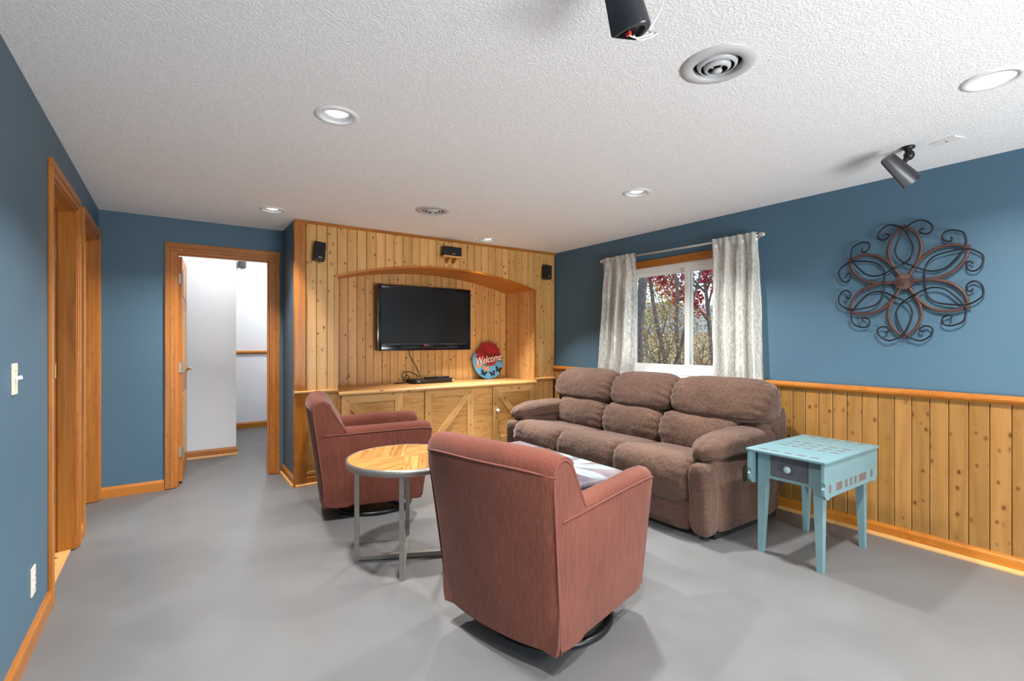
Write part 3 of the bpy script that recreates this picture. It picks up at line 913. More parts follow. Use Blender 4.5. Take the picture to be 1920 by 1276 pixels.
def vent(x, y, label):
    r = thing('ceiling_vent', label, 'air vent', (x, y, H), group='round ceiling vents')
    bm = BM(); lathe(bm, [(0.088, 0.012), (0.088, -0.006), (0.092, -0.012), (0.118, -0.010), (0.134, -0.004), (0.136, 0.0)], 48)
    mesh_obj('flange', bm, 'pale_metal', r, smooth=True)
    for a, z in ((0.062, -0.012), (0.038, -0.022)):
        bm = BM(); lathe(bm, [(a, z), (a + 0.010, z + 0.010), (a + 0.012, z + 0.022), (a + 0.010, z + 0.022), (a + 0.007, z + 0.012), (a - 0.003, z + 0.003)], 40, close=True)
        mesh_obj('cone_ring', bm, 'pale_metal', r, smooth=True)
    bm = BM(); lathe(bm, [(0, -0.032), (0.012, -0.031), (0.017, -0.026), (0.017, -0.018), (0, -0.016)], 24)
    mesh_obj('centre_cap', bm, 'pale_metal', r, smooth=True)
    bm = BM()
    for k in range(3):
        a = 2 * PI * k / 3 + 0.5
        tube(bm, [(0.012 * math.cos(a), 0.012 * math.sin(a), -0.014), (0.088 * math.cos(a), 0.088 * math.sin(a), 0.008)], 0.003, 6)
    mesh_obj('spokes', bm, 'pale_metal', r)
    bm = BM(); lathe(bm, [(0.0935, 0.003), (0.0935, 0.08), (0, 0.08)], 40)
    mesh_obj('duct', bm, 'dark_void', r)
vent(*VENTS[0], 'big round white air vent near the hanging speaker, above the front armchair')
vent(*VENTS[1], 'small-looking round white air vent in front of the pine wall')

# ---- speakers
LG = (R(90), 0, 0)
def wall_speaker(x, z, label, tilt=4.0, ry=R(5)):
    r = thing('satellite_speaker', label, 'speaker', (x, YW - 0.022, z), rot=(R(-6), ry, R(tilt)), group='black surround speakers')
    bm = BM(); box(bm, -0.046, 0.046, -0.075, 0.0, -0.082, 0.082, 0.006)
    mesh_obj('cabinet', bm, 'black_plastic', r, auto=40)
    bm = BM(); box(bm, -0.041, 0.041, -0.081, -0.074, -0.076, 0.076, 0.003)
    mesh_obj('grille', bm, 'speaker_grille', r)
    bm = BM(); lathe(bm, [(0, 0), (0.006, 0), (0.006, 0.002), (0, 0.002)], 16); 
    mesh_obj('emblem', bm, 'silver', r, (-0.009, -0.081, -0.06), LG)
    text_mesh('lettering', 'LG', 0.016, 'white_plastic', r, (0.007, -0.0815, -0.06), LG, 0.0006)
    bm = BM(); tube(bm, [(0, -0.002, 0), (0, 0.028, 0.003)], 0.014, 12)
    mesh_obj('wall_bracket', bm, 'black_plastic', r)
wall_speaker(1.066, 2.053, 'black speaker on the pine wall, upper left of the niche', 2)
wall_speaker(3.645, 2.075, 'black speaker on the pine wall, beside the blue wall corner', -2)
sh = thing('speaker_shelf', 'little pine bracket shelf under the centre speaker', 'shelf', (2.385, YW, 2.145))
bm = BM(); box(bm, -0.115, 0.115, -0.105, -0.0005, -0.018, 0.0, 0.003); mesh_obj('board', bm, 'pine_pale_x', sh)
bm = BM(); prism(bm, [(-0.0005, -0.018), (-0.09, -0.018), (-0.085, -0.03), (-0.05, -0.04), (-0.03, -0.06), (-0.0005, -0.065)], 'x', -0.05, -0.03); mesh_obj('bracket', bm, 'pine_trim_z', sh)
bm = BM(); prism(bm, [(-0.0005, -0.018), (-0.09, -0.018), (-0.085, -0.03), (-0.05, -0.04), (-0.03, -0.06), (-0.0005, -0.065)], 'x', 0.03, 0.05); mesh_obj('bracket', bm, 'pine_trim_z', sh)
cs = thing('centre_speaker', 'wide black centre speaker on the pine bracket shelf', 'speaker', (2.380, YW - 0.055, 2.1455), group='black surround speakers')
bm = BM(); box(bm, -0.102, 0.102, -0.035, 0.045, 0.0, 0.094, 0.006); mesh_obj('cabinet', bm, 'black_plastic', cs, auto=40)
bm = BM(); box(bm, -0.096, 0.096, -0.041, -0.034, 0.006, 0.088, 0.003); mesh_obj('grille', bm, 'speaker_grille', cs)
bm = BM(); lathe(bm, [(0, 0), (0.006, 0), (0.006, 0.002), (0, 0.002)], 16); mesh_obj('emblem', bm, 'silver', cs, (-0.007, -0.041, 0.022), LG)
text_mesh('lettering', 'LG', 0.016, 'white_plastic', cs, (0.009, -0.0415, 0.022), LG, 0.0006)

def dspeaker(name, label, c0, axis, bulge, L, mat):
    """tapered D-section satellite: flat grille side, curved shell; end panel at c0, body running along axis"""
    r = thing(name, label, 'speaker', c0, group='ceiling surround speakers')
    d = Vector(axis).normalized()
    w = Vector(bulge); w = (w - d * w.dot(d)).normalized()
    u = w.cross(d)
    def ring(bm, s, k, k2):
        pts = [(-0.048, 0.0), (0.048, 0.0)] + [(0.048 * math.cos(a), 0.012 + 0.074 * math.sin(a)) for a in [PI * i / 14 for i in range(1, 14)]]
        return [bm.verts.new(d * s + u * a * k + w * (b * k2)) for a, b in pts]
    def shell(bm, rs, cap0=True):
        for A, B in zip(rs, rs[1:]):
            for i in range(len(A)): bm.faces.new((A[i], A[(i + 1) % len(A)], B[(i + 1) % len(B)], B[i]))
        if cap0: bm.faces.new(rs[0][::-1])
        bm.faces.new(rs[-1])
    bm = BM(); shell(bm, [ring(bm, 0.012, 0.70, 0.70), ring(bm, 0.0, 0.80, 0.80), ring(bm, 0.0, 0.97, 0.97), ring(bm, 0.004, 1.0, 1.0), ring(bm, L, 0.90, 0.72)])
    mesh_obj('shell', bm, mat, r, auto=35)
    bm = BM()
    q = [bm.verts.new(d * s + u * a + w * b) for s, k in ((0.006, 1.0), (L - 0.004, 0.9)) for a, b in ((-0.045 * k, -0.006), (0.045 * k, -0.006), (0.045 * k, -0.0005), (-0.045 * k, -0.0005))]
    for f in ((0, 1, 2, 3), (7, 6, 5, 4), (0, 4, 5, 1), (1, 5, 6, 2), (2, 6, 7, 3), (3, 7, 4, 0)): bm.faces.new([q[i] for i in f])
    mesh_obj('grille', bm, 'speaker_grille', r)
    return r, d, u, w
Fv, Rv = Vector((math.sin(R(34.885)), math.cos(R(34.885)), 0)), Vector((math.cos(R(34.885)), -math.sin(R(34.885)), 0))
Zv = Vector((0, 0, 1))
# right-hand one, on a swivel mount below the ceiling
c0 = Vector((3.295, 0.965, 2.120))
r, d, u, w = dspeaker('surround_speaker', 'black swivel-mounted speaker hanging from the ceiling above the metal wall flower', c0, -(Rv * 0.128 - Zv * 0.14), Rv * 0.45 + Zv * 0.5 - Fv * 0.6, 0.185, 'slate_plastic')
mt = Vector((3.285, 0.945, H)) - c0
bm = BM(); lathe(bm, [(0, -0.0005), (0.030, -0.0005), (0.030, -0.010), (0.018, -0.016), (0.014, -0.03), (0, -0.03)], 20, mt); mesh_obj('mount_plate', bm, 'black_plastic', r, smooth=True)
bm = BM(); superq(bm, mt + Vector((0.012, 0, -0.044)), (0.025, 0.025, 0.027), 2.0, 8); mesh_obj('ball_joint', bm, 'black_plastic', r, smooth=True)
bm = BM(); tube(bm, [mt + Vector((0.008, 0, -0.05)), d * 0.11 + w * 0.055], 0.013, 10); mesh_obj('mount_arm', bm, 'black_plastic', r)
# near one, cut by the top of the frame
c0 = Vector((1.045, 0.945, 2.125))
r, d, u, w = dspeaker('surround_speaker', 'dark grey speaker with white wires hanging at the top of the view', c0, Zv * 0.87 - Fv * 0.10 - Rv * 0.20, -Fv * 0.8 + Rv * 0.5, 0.17, 'slate_plastic')
u = -u
bm = BM(); box(bm, -0.014, 0.014, -0.009, 0.009, -0.004, 0.004, 0.002)
tq = d * 0.010 + w * 0.024
o = mesh_obj('terminal', bm, 'black_plastic', r, tq, (Matrix((-u, w, d)).transposed()).to_euler())
bm = BM(); box(bm, -0.006, 0.006, -0.007, 0.007, -0.010, 0.0, 0.002)
mesh_obj('red_clip', bm, 'red_clip', r, tq - u * 0.009 - d * 0.004, (Matrix((-u, w, d)).transposed()).to_euler())
bm = BM(); box(bm, -0.005, 0.005, -0.006, 0.006, -0.008, 0.0, 0.002)
mesh_obj('black_clip', bm, 'black_plastic', r, tq + u * 0.008 - d * 0.004, (Matrix((-u, w, d)).transposed()).to_euler())
for s in (-1, 1):
    p0 = tq + u * 0.009 * s - d * 0.012
    bm = BM(); tube(bm, spline([p0, p0 + u * 0.03 - d * 0.008 + Fv * 0.004 * s, p0 + u * 0.075 - d * 0.0 + w * 0.02, Vector((0.100, -0.005, 0.06)) + u * 0.003 * s, Vector((0.135, -0.02, 0.130)), Vector((0.125, -0.05, H - 2.1255))], 6), 0.0022, 6)
    mesh_obj('wire', bm, 'white_plastic', r, smooth=True)
mt = Vector((0.93, 0.77, H)) - c0
bm = BM(); lathe(bm, [(0, -0.0005), (0.030, -0.0005), (0.030, -0.010), (0.018, -0.016), (0.014, -0.022), (0, -0.022)], 20, mt); mesh_obj('mount_plate', bm, 'black_plastic', r, smooth=True)
bm = BM(); tube(bm, [mt + Vector((0, 0, -0.015)), d * 0.13 + w * 0.03], 0.012, 10); mesh_obj('mount_arm', bm, 'black_plastic', r)
cp = thing('cover_plate', 'small white cover plate on the ceiling beside the swivel speaker', 'cover plate', (3.345, 0.80, H), R(-18))
bm = BM(); box(bm, -0.035, 0.035, -0.058, 0.058, -0.006, -0.0003, 0.002); mesh_obj('plate', bm, 'white_plastic', cp)
bm = BM(); lathe(bm, [(0, -0.0085), (0.004, -0.0085), (0.005, -0.006), (0, -0.006)], 12); mesh_obj('jack', bm, 'black_plastic', cp)

# ---- wall switch, outlets, hall gadget
sw_ = thing('light_switch', 'ivory toggle switch plate on the blue wall by the nearer doorway', 'light switch', (XL, 2.545, 1.135))
bm = BM(); box(bm, 0.0003, 0.006, -0.035, 0.035, -0.058, 0.058, 0.002); mesh_obj('plate', bm, 'bone_plastic', sw_)
bm = BM(); box(bm, 0.005, 0.024, -0.005, 0.005, -0.012, 0.002, 0.002); mesh_obj('toggle', bm, 'white_plastic', sw_, (0, 0, 0.004), (0, R(-18), 0))
for z in (-0.03, 0.03):
    bm = BM(); lathe(bm, [(0, 0), (0.003, 0), (0.003, 0.0015), (0, 0.0015)], 10); mesh_obj('screw', bm, 'steel_hinge', sw_, (0.006, 0, z), (0, R(90), 0))
def outlet(loc, rz, label, mat='bone_plastic'):
    r = thing('wall_outlet', label, 'outlet', loc, rz)
    bm = BM(); box(bm, 0.0003, 0.006, -0.035, 0.035, -0.058, 0.058, 0.002); mesh_obj('plate', bm, mat, r)
    for z in (-0.021, 0.021):
        bm = BM(); superq(bm, (0.006, 0, z), (0.003, 0.016, 0.014), 3, 6); s = mesh_obj('socket', bm, 'white_plastic', r, smooth=True)
        for yy in (-0.005, 0.005):
            bm = BM(); box(bm, 0.0085, 0.0095, yy - 0.001, yy + 0.001, z - 0.003, z + 0.005); mesh_obj('slot', bm, 'dark_void', s)
outlet((XL, 2.845, 0.265), 0, 'ivory power outlet low on the blue wall beside the nearer doorway')
outlet((1.19, 8.019, 0.31), R(-90), 'tan power outlet on the hall wall, half hidden by the door frame')
hg = thing('hall_sensor', 'small dark box on a bracket high on the white hall wall', 'sensor', (0.79, 8.019, 2.36))
bm = BM(); box(bm, 0.0, 0.09, -0.06, -0.01, -0.04, 0.05, 0.006); mesh_obj('body', bm, 'slate_plastic', hg)
bm = BM(); tube(bm, [(0.03, -0.0005, -0.03), (0.0, -0.03, -0.05), (-0.03, -0.035, -0.09)], 0.008, 8); mesh_obj('bracket', bm, 'silver', hg)

# ---------------------------------------------------------------- television and things on the counter
tv = thing('television', 'black flat-screen television on the niche wall', 'television', (2.337, NB, 1.165))
TW, TH, TY = 0.562, 0.705, -0.125
bm = BM(); box(bm, -TW, TW, TY + 0.012, TY + 0.06, 0.0, TH, 0.008); mesh_obj('rear_case', bm, 'black_plastic', tv)
bm = BM()
for x0, x1, z0, z1 in ((-TW, -TW + 0.042, 0, TH), (TW - 0.030, TW, 0, TH), (-TW + 0.042, TW - 0.030, 0, 0.080), (-TW + 0.042, TW - 0.030, TH - 0.032, TH)):
    box(bm, x0, x1, TY - 0.012, TY + 0.0115, z0, z1, 0.004)
mesh_obj('bezel', bm, 'tv_bezel', tv, auto=40)
bm = BM(); box(bm, -TW + 0.041, TW - 0.029, TY + 0.001, TY + 0.011, 0.079, TH - 0.031); mesh_obj('screen', bm, 'tv_screen', tv)
bm = BM(); box(bm, -TW + 0.055, TW - 0.045, TY - 0.0135, TY - 0.0115, 0.062, 0.078); mesh_obj('glass_strip', bm, 'dark_navy', tv)
bm = BM(); lathe(bm, [(0, 0), (0.011, 0), (0.011, 0.002), (0, 0.002)], 20); mesh_obj('emblem', bm, 'red_clip', tv, (-0.022, TY - 0.0135, 0.058), LG)
text_mesh('lettering', 'LG', 0.026, 'silver', tv, (0.012, TY - 0.014, 0.058), LG, 0.0008)
bm = BM()
for i in range(9): box(bm, -TW + 0.05 + i * 0.021, -TW + 0.066 + i * 0.021, TY - 0.0142, TY - 0.0134, 0.066, 0.073)
mesh_obj('badge_row', bm, 'taupe_paint', tv)
bm = BM()
for i in range(5): box(bm, 0.17 + i * 0.035, 0.19 + i * 0.035, TY - 0.0142, TY - 0.0134, 0.066, 0.073)
mesh_obj('button_row', bm, 'taupe_paint', tv)
bm = BM(); box(bm, -0.2, 0.2, -0.066, -0.001, 0.2, 0.5, 0.004); mesh_obj('wall_mount', bm, 'black_metal', tv)
cab = mesh_obj('power_cable', tube(BM(), spline([(2.17, 5.105, 1.19), (2.175, 5.115, 1.12), (2.235, 5.12, 1.02), (2.285, 5.122, 0.92), (2.297, 5.122, 0.862)], 8), 0.004, 8), 'black_rubber', smooth=True)
tag(cab, 'thin black cable running from the television down to the disc player', 'cable')
lp = mesh_obj('loose_cable', tube(BM(), spline([(2.285, 5.118, 0.862), (2.24, 5.118, 0.90), (2.17, 5.115, 0.925), (2.105, 5.11, 0.92), (2.085, 5.10, 0.885), (2.10, 5.10, 0.83), (2.12, 5.11, 0.87), (2.15, 5.115, 0.89), (2.17, 5.115, 0.86), (2.11, 5.09, 0.812), (2.08, 5.04, 0.811), (2.02, 5.02, 0.811), (1.97, 5.04, 0.811), (2.01, 5.07, 0.811), (2.06, 5.075, 0.811), (2.085, 5.06, 0.815)], 6), 0.0045, 8), 'black_rubber', smooth=True)
tag(lp, 'tangled black cable heaped behind the left end of the disc player', 'cable')
dv = thing('disc_player', 'slim black disc player on the pine counter below the television', 'disc player', (2.375, 5.0, CZ), R(2))
bm = BM(); prism(bm, [(-0.25, -0.07), (-0.22, -0.10), (-0.12, -0.115), (0.12, -0.115), (0.23, -0.105), (0.25, -0.08), (0.25, 0.09), (-0.25, 0.09)], 'z', 0.006, 0.046, 0.004); mesh_obj('case', bm, 'black_plastic', dv, auto=30)
bm = BM(); box(bm, -0.17, 0.10, -0.119, -0.114, 0.022, 0.036, 0.001); mesh_obj('tray_front', bm, 'tv_bezel', dv)
bm = BM(); lathe(bm, [(0, 0), (0.013, 0), (0.015, 0.006), (0, 0.006)], 20); mesh_obj('dial', bm, 'silver', dv, (0.225, -0.102, 0.026), LG)
bm = BM(); lathe(bm, [(0, 0), (0.008, 0), (0.008, 0.004), (0, 0.004)], 16); mesh_obj('power_button', bm, 'silver', dv, (-0.195, -0.104, 0.026), LG)
for x in (-0.18, 0.18):
    for yy in (-0.07, 0.06):
        bm = BM(); lathe(bm, [(0, 0.0003), (0.012, 0.0003), (0.012, 0.007), (0, 0.007)], 12, (x, yy, 0)); mesh_obj('foot', bm, 'black_rubber', dv)
def remote(loc, rz, label, n):
    r = thing('remote_control', label, 'remote', loc, rz, group='remotes on the disc player')
    bm = BM(); box(bm, -0.075, 0.075, -0.022, 0.022, 0.0005, 0.018, 0.006); mesh_obj('case', bm, 'black_plastic', r, auto=40)
    for i in range(n):
        for j in (-1, 0, 1):
            bm = BM(); superq(bm, (-0.055 + i * 0.018, j * 0.011, 0.0185), (0.005, 0.0035, 0.002), 3, 3); mesh_obj('button', bm, 'taupe_paint', r, smooth=True)
remote((2.37, 4.985, CZ + 0.046), R(8), 'black remote control lying on the left of the disc player', 4)
remote((2.52, 4.99, CZ + 0.046), R(-6), 'black remote control lying on the right of the disc player', 6)

ws = thing('welcome_sign', 'oval blue welcome sign with a red flower and butterflies, leaning in the niche', 'sign', (3.172, 5.035, CZ + 0.001), rot=(R(-9), 0, R(-3)))
bm = BM()
el = [(0.208 * math.cos(2 * PI * k / 48), 0.225 + 0.225 * math.sin(2 * PI * k / 48)) for k in range(48)]
el = [(a, min(b, 0.30 + 0.25 * (0.208 - abs(a)))) for a, b in el]
prism(bm, el, 'y', -0.006, 0.006, 0.002); mesh_obj('board', bm, 'blue_board', ws)
def shape(name, pts, y, mat, par=ws, th=0.004):
    bm = BM(); prism(bm, pts, 'y', y - th, y); return mesh_obj(name, bm, mat, par)
fc = (0.02, 0.255)
for k in range(30):
    a = R(-14 + 208 * ((k * 11) % 30) / 29)
    L = 0.232 * random.uniform(0.88, 1.04) * (1 - 0.14 * abs(math.cos(a)) ** 2)
    ca, sa = math.cos(a), math.sin(a)
    pts = [(fc[0] + ca * s_ * L - sa * q, fc[1] + sa * s_ * L + ca * q) for s_, q in ((0.1, -0.008), (0.55, -0.015), (0.85, -0.010), (1.0, 0.0), (0.85, 0.010), (0.55, 0.015), (0.1, 0.008))]
    shape('petal', pts, -0.0062 - 0.0016 * (k % 4), 'red_petal' if k % 2 else 'dark_red_petal', th=0.003)
for k in range(9):
    a = R(190 + 160 * k / 8)
    L = 0.115 * random.uniform(0.9, 1.05)
    ca, sa = math.cos(a), math.sin(a)
    pts = [(fc[0] + ca * s_ * L - sa * q, fc[1] + sa * s_ * L + ca * q) for s_, q in ((0.1, -0.008), (0.6, -0.018), (0.88, -0.012), (1.0, 0.0), (0.88, 0.012), (0.6, 0.018), (0.1, 0.008))]
    shape('petal', pts, -0.0062 - 0.0016 * (k % 4), 'red_petal', th=0.003)
shape('flower_head', [(fc[0] + 0.07 * math.cos(2 * PI * k / 28) * (1 + 0.08 * (k % 2)), fc[1] - 0.01 + 0.06 * math.sin(2 * PI * k / 28) * (1 + 0.08 * (k % 2))) for k in range(28)], -0.0140, 'dark_red_petal', th=0.002)
shape('leaf', [(0.15, 0.20), (0.20, 0.23), (0.198, 0.27), (0.17, 0.25)], -0.0065, 'green_paint')
shape('leaf', [(-0.06, 0.145), (0.0, 0.155), (0.02, 0.18), (-0.04, 0.175)], -0.0065, 'green_paint')
text_mesh('lettering', 'Welcome', 0.125, 'cream_paint', ws, (0.0, -0.0172, 0.236), (R(90), R(-9), 0), 0.0012, 0.4, squash=0.74)
def butterfly(cx, cz, s, rot, mat):
    w1 = [(0, 0.1), (0.35, 0.75), (0.95, 0.9), (1.0, 0.45), (0.6, 0.05), (0.75, -0.35), (0.45, -0.75), (0.15, -0.35), (0, -0.3)]
    pts = w1 + [(-a, b) for a, b in w1[::-1][1:-1]]
    c_, s_ = math.cos(rot), math.sin(rot)
    shape('butterfly', [(cx + s * (a * c_ - b * s_), cz + s * (a * s_ + b * c_)) for a, b in pts], -0.0065, mat)
butterfly(-0.135, 0.165, 0.045, R(-25), 'orange_wing'); butterfly(-0.03, 0.125, 0.042, R(10), 'orange_wing')
butterfly(-0.075, 0.07, 0.042, R(-25), 'black_plastic'); butterfly(0.05, 0.06, 0.042, R(15), 'dark_navy'); butterfly(0.135, 0.105, 0.045, R(-15), 'black_plastic')

# ---------------------------------------------------------------- curtains and rod
rod = thing('curtain_rod', 'thin pale metal curtain rod above the window', 'curtain rod', (XR, 2.85, 2.10))
RX = -0.075
bm = BM(); tube(bm, [(RX, -0.83, -0.004), (RX, 0.83, 0.012)], 0.009, 12); mesh_obj('pole', bm, 'rod_metal', rod, smooth=True)
for s in (-1, 1):
    bm = BM(); superq(bm, (RX, s * 0.855, 0.004 + 0.008 * s), (0.018, 0.026, 0.018), 2.6, 8); mesh_obj('finial', bm, 'rod_metal', rod, smooth=True)
    bm = BM(); box(bm, RX - 0.012, -0.0003, s * 0.79 - 0.01, s * 0.79 + 0.01, -0.022, -0.006, 0.003); mesh_obj('bracket', bm, 'rod_metal', rod)
def curtain(label, y0t, y1t, y0b, y1b, z0, folds, seed):
    """one cloth panel: gathered rod pocket at the top, soft vertical folds, slightly flared hem"""
    r = thing('curtain', label, 'curtain', (XR + RX, (y0t + y1t) / 2, 0), group='damask curtain panels')
    yc = (y0t + y1t) / 2
    NU, NV = 96, 46
    ztop = 2.104 + (yc - 2.85) * 0.0096
    def surf(i, j):
        u_ = i / NU; v_ = j / NV
        z = ztop + 0.026 - (ztop + 0.026 - z0) * v_
        ya, yb = y0t + (y0b - y0t) * v_, y1t + (y1b - y1t) * v_
        ph = u_ * folds * 2 * PI + seed + 0.7 * math.sin(3.1 * v_ + seed) * (0.3 + v_)
        amp = 0.008 + 0.028 * min(1, v_ * 2.2)
        x = amp * (math.sin(ph) + 0.35 * math.sin(2.3 * ph + seed)) + 0.012 * math.sin(u_ * 41 + seed) * max(0, 1 - v_ * 7)
        x += noise.noise(Vector((u_ * 3, v_ * 7, seed))) * 0.010
        pk = math.exp(-((z - ztop) / 0.018) ** 2)
        x = x * (1 - pk) - 0.014 * pk
        if v_ > 0: x = min(x, 0.040)
        y = ya + (yb - ya) * u_ + 0.006 * math.cos(ph) * v_
        return Vector((x - 0.012, y - yc, z))
    bm = BM()
    G = [[bm.verts.new(surf(i, j)) for i in range(NU + 1)] for j in range(NV + 1)]
    for j in range(NV):
        for i in range(NU):
            bm.faces.new((G[j][i], G[j][i + 1], G[j + 1][i + 1], G[j + 1][i]))
    mesh_obj('panel', bm, 'damask_curtain', r, smooth=True)
    bm = BM()
    H1 = [[bm.verts.new(surf(i, NV) + Vector((-0.003, 0, dz))) for i in range(NU + 1)] for dz in (0.0, 0.035)]
    for i in range(NU): bm.faces.new((H1[0][i], H1[0][i + 1], H1[1][i + 1], H1[1][i]))
    mesh_obj('hem', bm, 'damask_curtain', r, smooth=True)
curtain('pale damask curtain on the left of the window, nearer the pine wall', 3.24, 3.67, 3.28, 3.75, 0.885, 3.0, 0.4)
curtain('pale damask curtain on the right of the window, nearer the metal wall flower', 2.03, 2.405, 1.985, 2.37, 0.885, 3.5, 2.1)

# ---------------------------------------------------------------- metal wall flower
wf = thing('metal_wall_flower', 'bronze metal flower with scroll wires on the blue wall', 'wall art', (XR - 0.028, 1.112, 1.648))
def pol(r_, a, x=0.0):
    return Vector((x, -r_ * math.cos(a), r_ * math.sin(a)))             # seen from the room, angle runs anticlockwise
for k in range(6):
    a0 = R(90 + 60 * k)
    pe = link('petal', None, wf)
    for s in (-1, 1):
        pts = spline([pol(0.035, a0 - s * R(30)), pol(0.10, a0 - s * R(29.5)), pol(0.165, a0 - s * R(27)), pol(0.235, a0 - s * R(21)), pol(0.30, a0 - s * R(11)), pol(0.352, a0)], 6)
        bm = BM(); tube(bm, pts, [0.0115 - 0.003 * (i / len(pts)) for i in range(len(pts))], 8, flat=((1, 0, 0), 0.5))
        mesh_obj('band', bm, 'rust_bronze', pe, smooth=True)
    bm = BM(); prism(bm, [(-0.017, -0.024), (0.017, -0.024), (0.0, 0.012)], 'x', -0.005, 0.005)
    mesh_obj('tip_plate', bm, 'rust_bronze', pe, pol(0.352, a0), (R(90) - (PI - a0) if False else -(a0 - R(90)), 0, 0))
WIRE = [(0.332, 12.6), (0.322, 15.6), (0.306, 14.5), (0.302, 8.5), (0.330, 5.0), (0.362, 8.5), (0.381, 16), (0.369, 22), (0.330, 29.5), (0.226, 40.5), (0.165, 42), (0.122, 31), (0.104, 0)]
for k in range(6):
    ax = R(60 + 60 * k)
    half = [pol(r_, ax + R(al), -0.012 if 8 < i else -0.006) for i, (r_, al) in enumerate(WIRE)]
    other = [pol(r_, ax - R(al), 0.006 if i > 8 else -0.002) for i, (r_, al) in enumerate(WIRE)][::-1][1:]
    bm = BM(); tube(bm, spline(half + other, 6), 0.0048, 8, flat=((1, 0, 0), 1.2))
    mesh_obj('scroll_wire', bm, 'dark_wire', wf, smooth=True)
bm = BM()
prof = []
nn = 40
c0_ = bm.verts.new((-0.020, 0, 0))
rr = []
for rad_, xx in ((0.012, -0.022), (0.030, -0.012), (0.048, -0.012), (0.050, 0.004)):
    rr.append([bm.verts.new((xx - (0.004 if (k % 2 and rad_ > 0.02) else 0), -rad_ * (1 + 0.05 * (k % 2)) * math.cos(2 * PI * k / nn), rad_ * (1 + 0.05 * (k % 2)) * math.sin(2 * PI * k / nn))) for k in range(nn)])
for k in range(nn): bm.faces.new((c0_, rr[0][k], rr[0][(k + 1) % nn]))
for A, B in zip(rr, rr[1:]):
    for k in range(nn): bm.faces.new((A[k], B[k], B[(k + 1) % nn], A[(k + 1) % nn]))
bm.faces.new(rr[-1])
mesh_obj('hub', bm, 'rust_bronze', wf, auto=50)
bm = BM(); tube(bm, [(0.0, 0, 0), (0.0275, 0, 0)], 0.006, 8); mesh_obj('wall_stud', bm, 'dark_wire', wf)

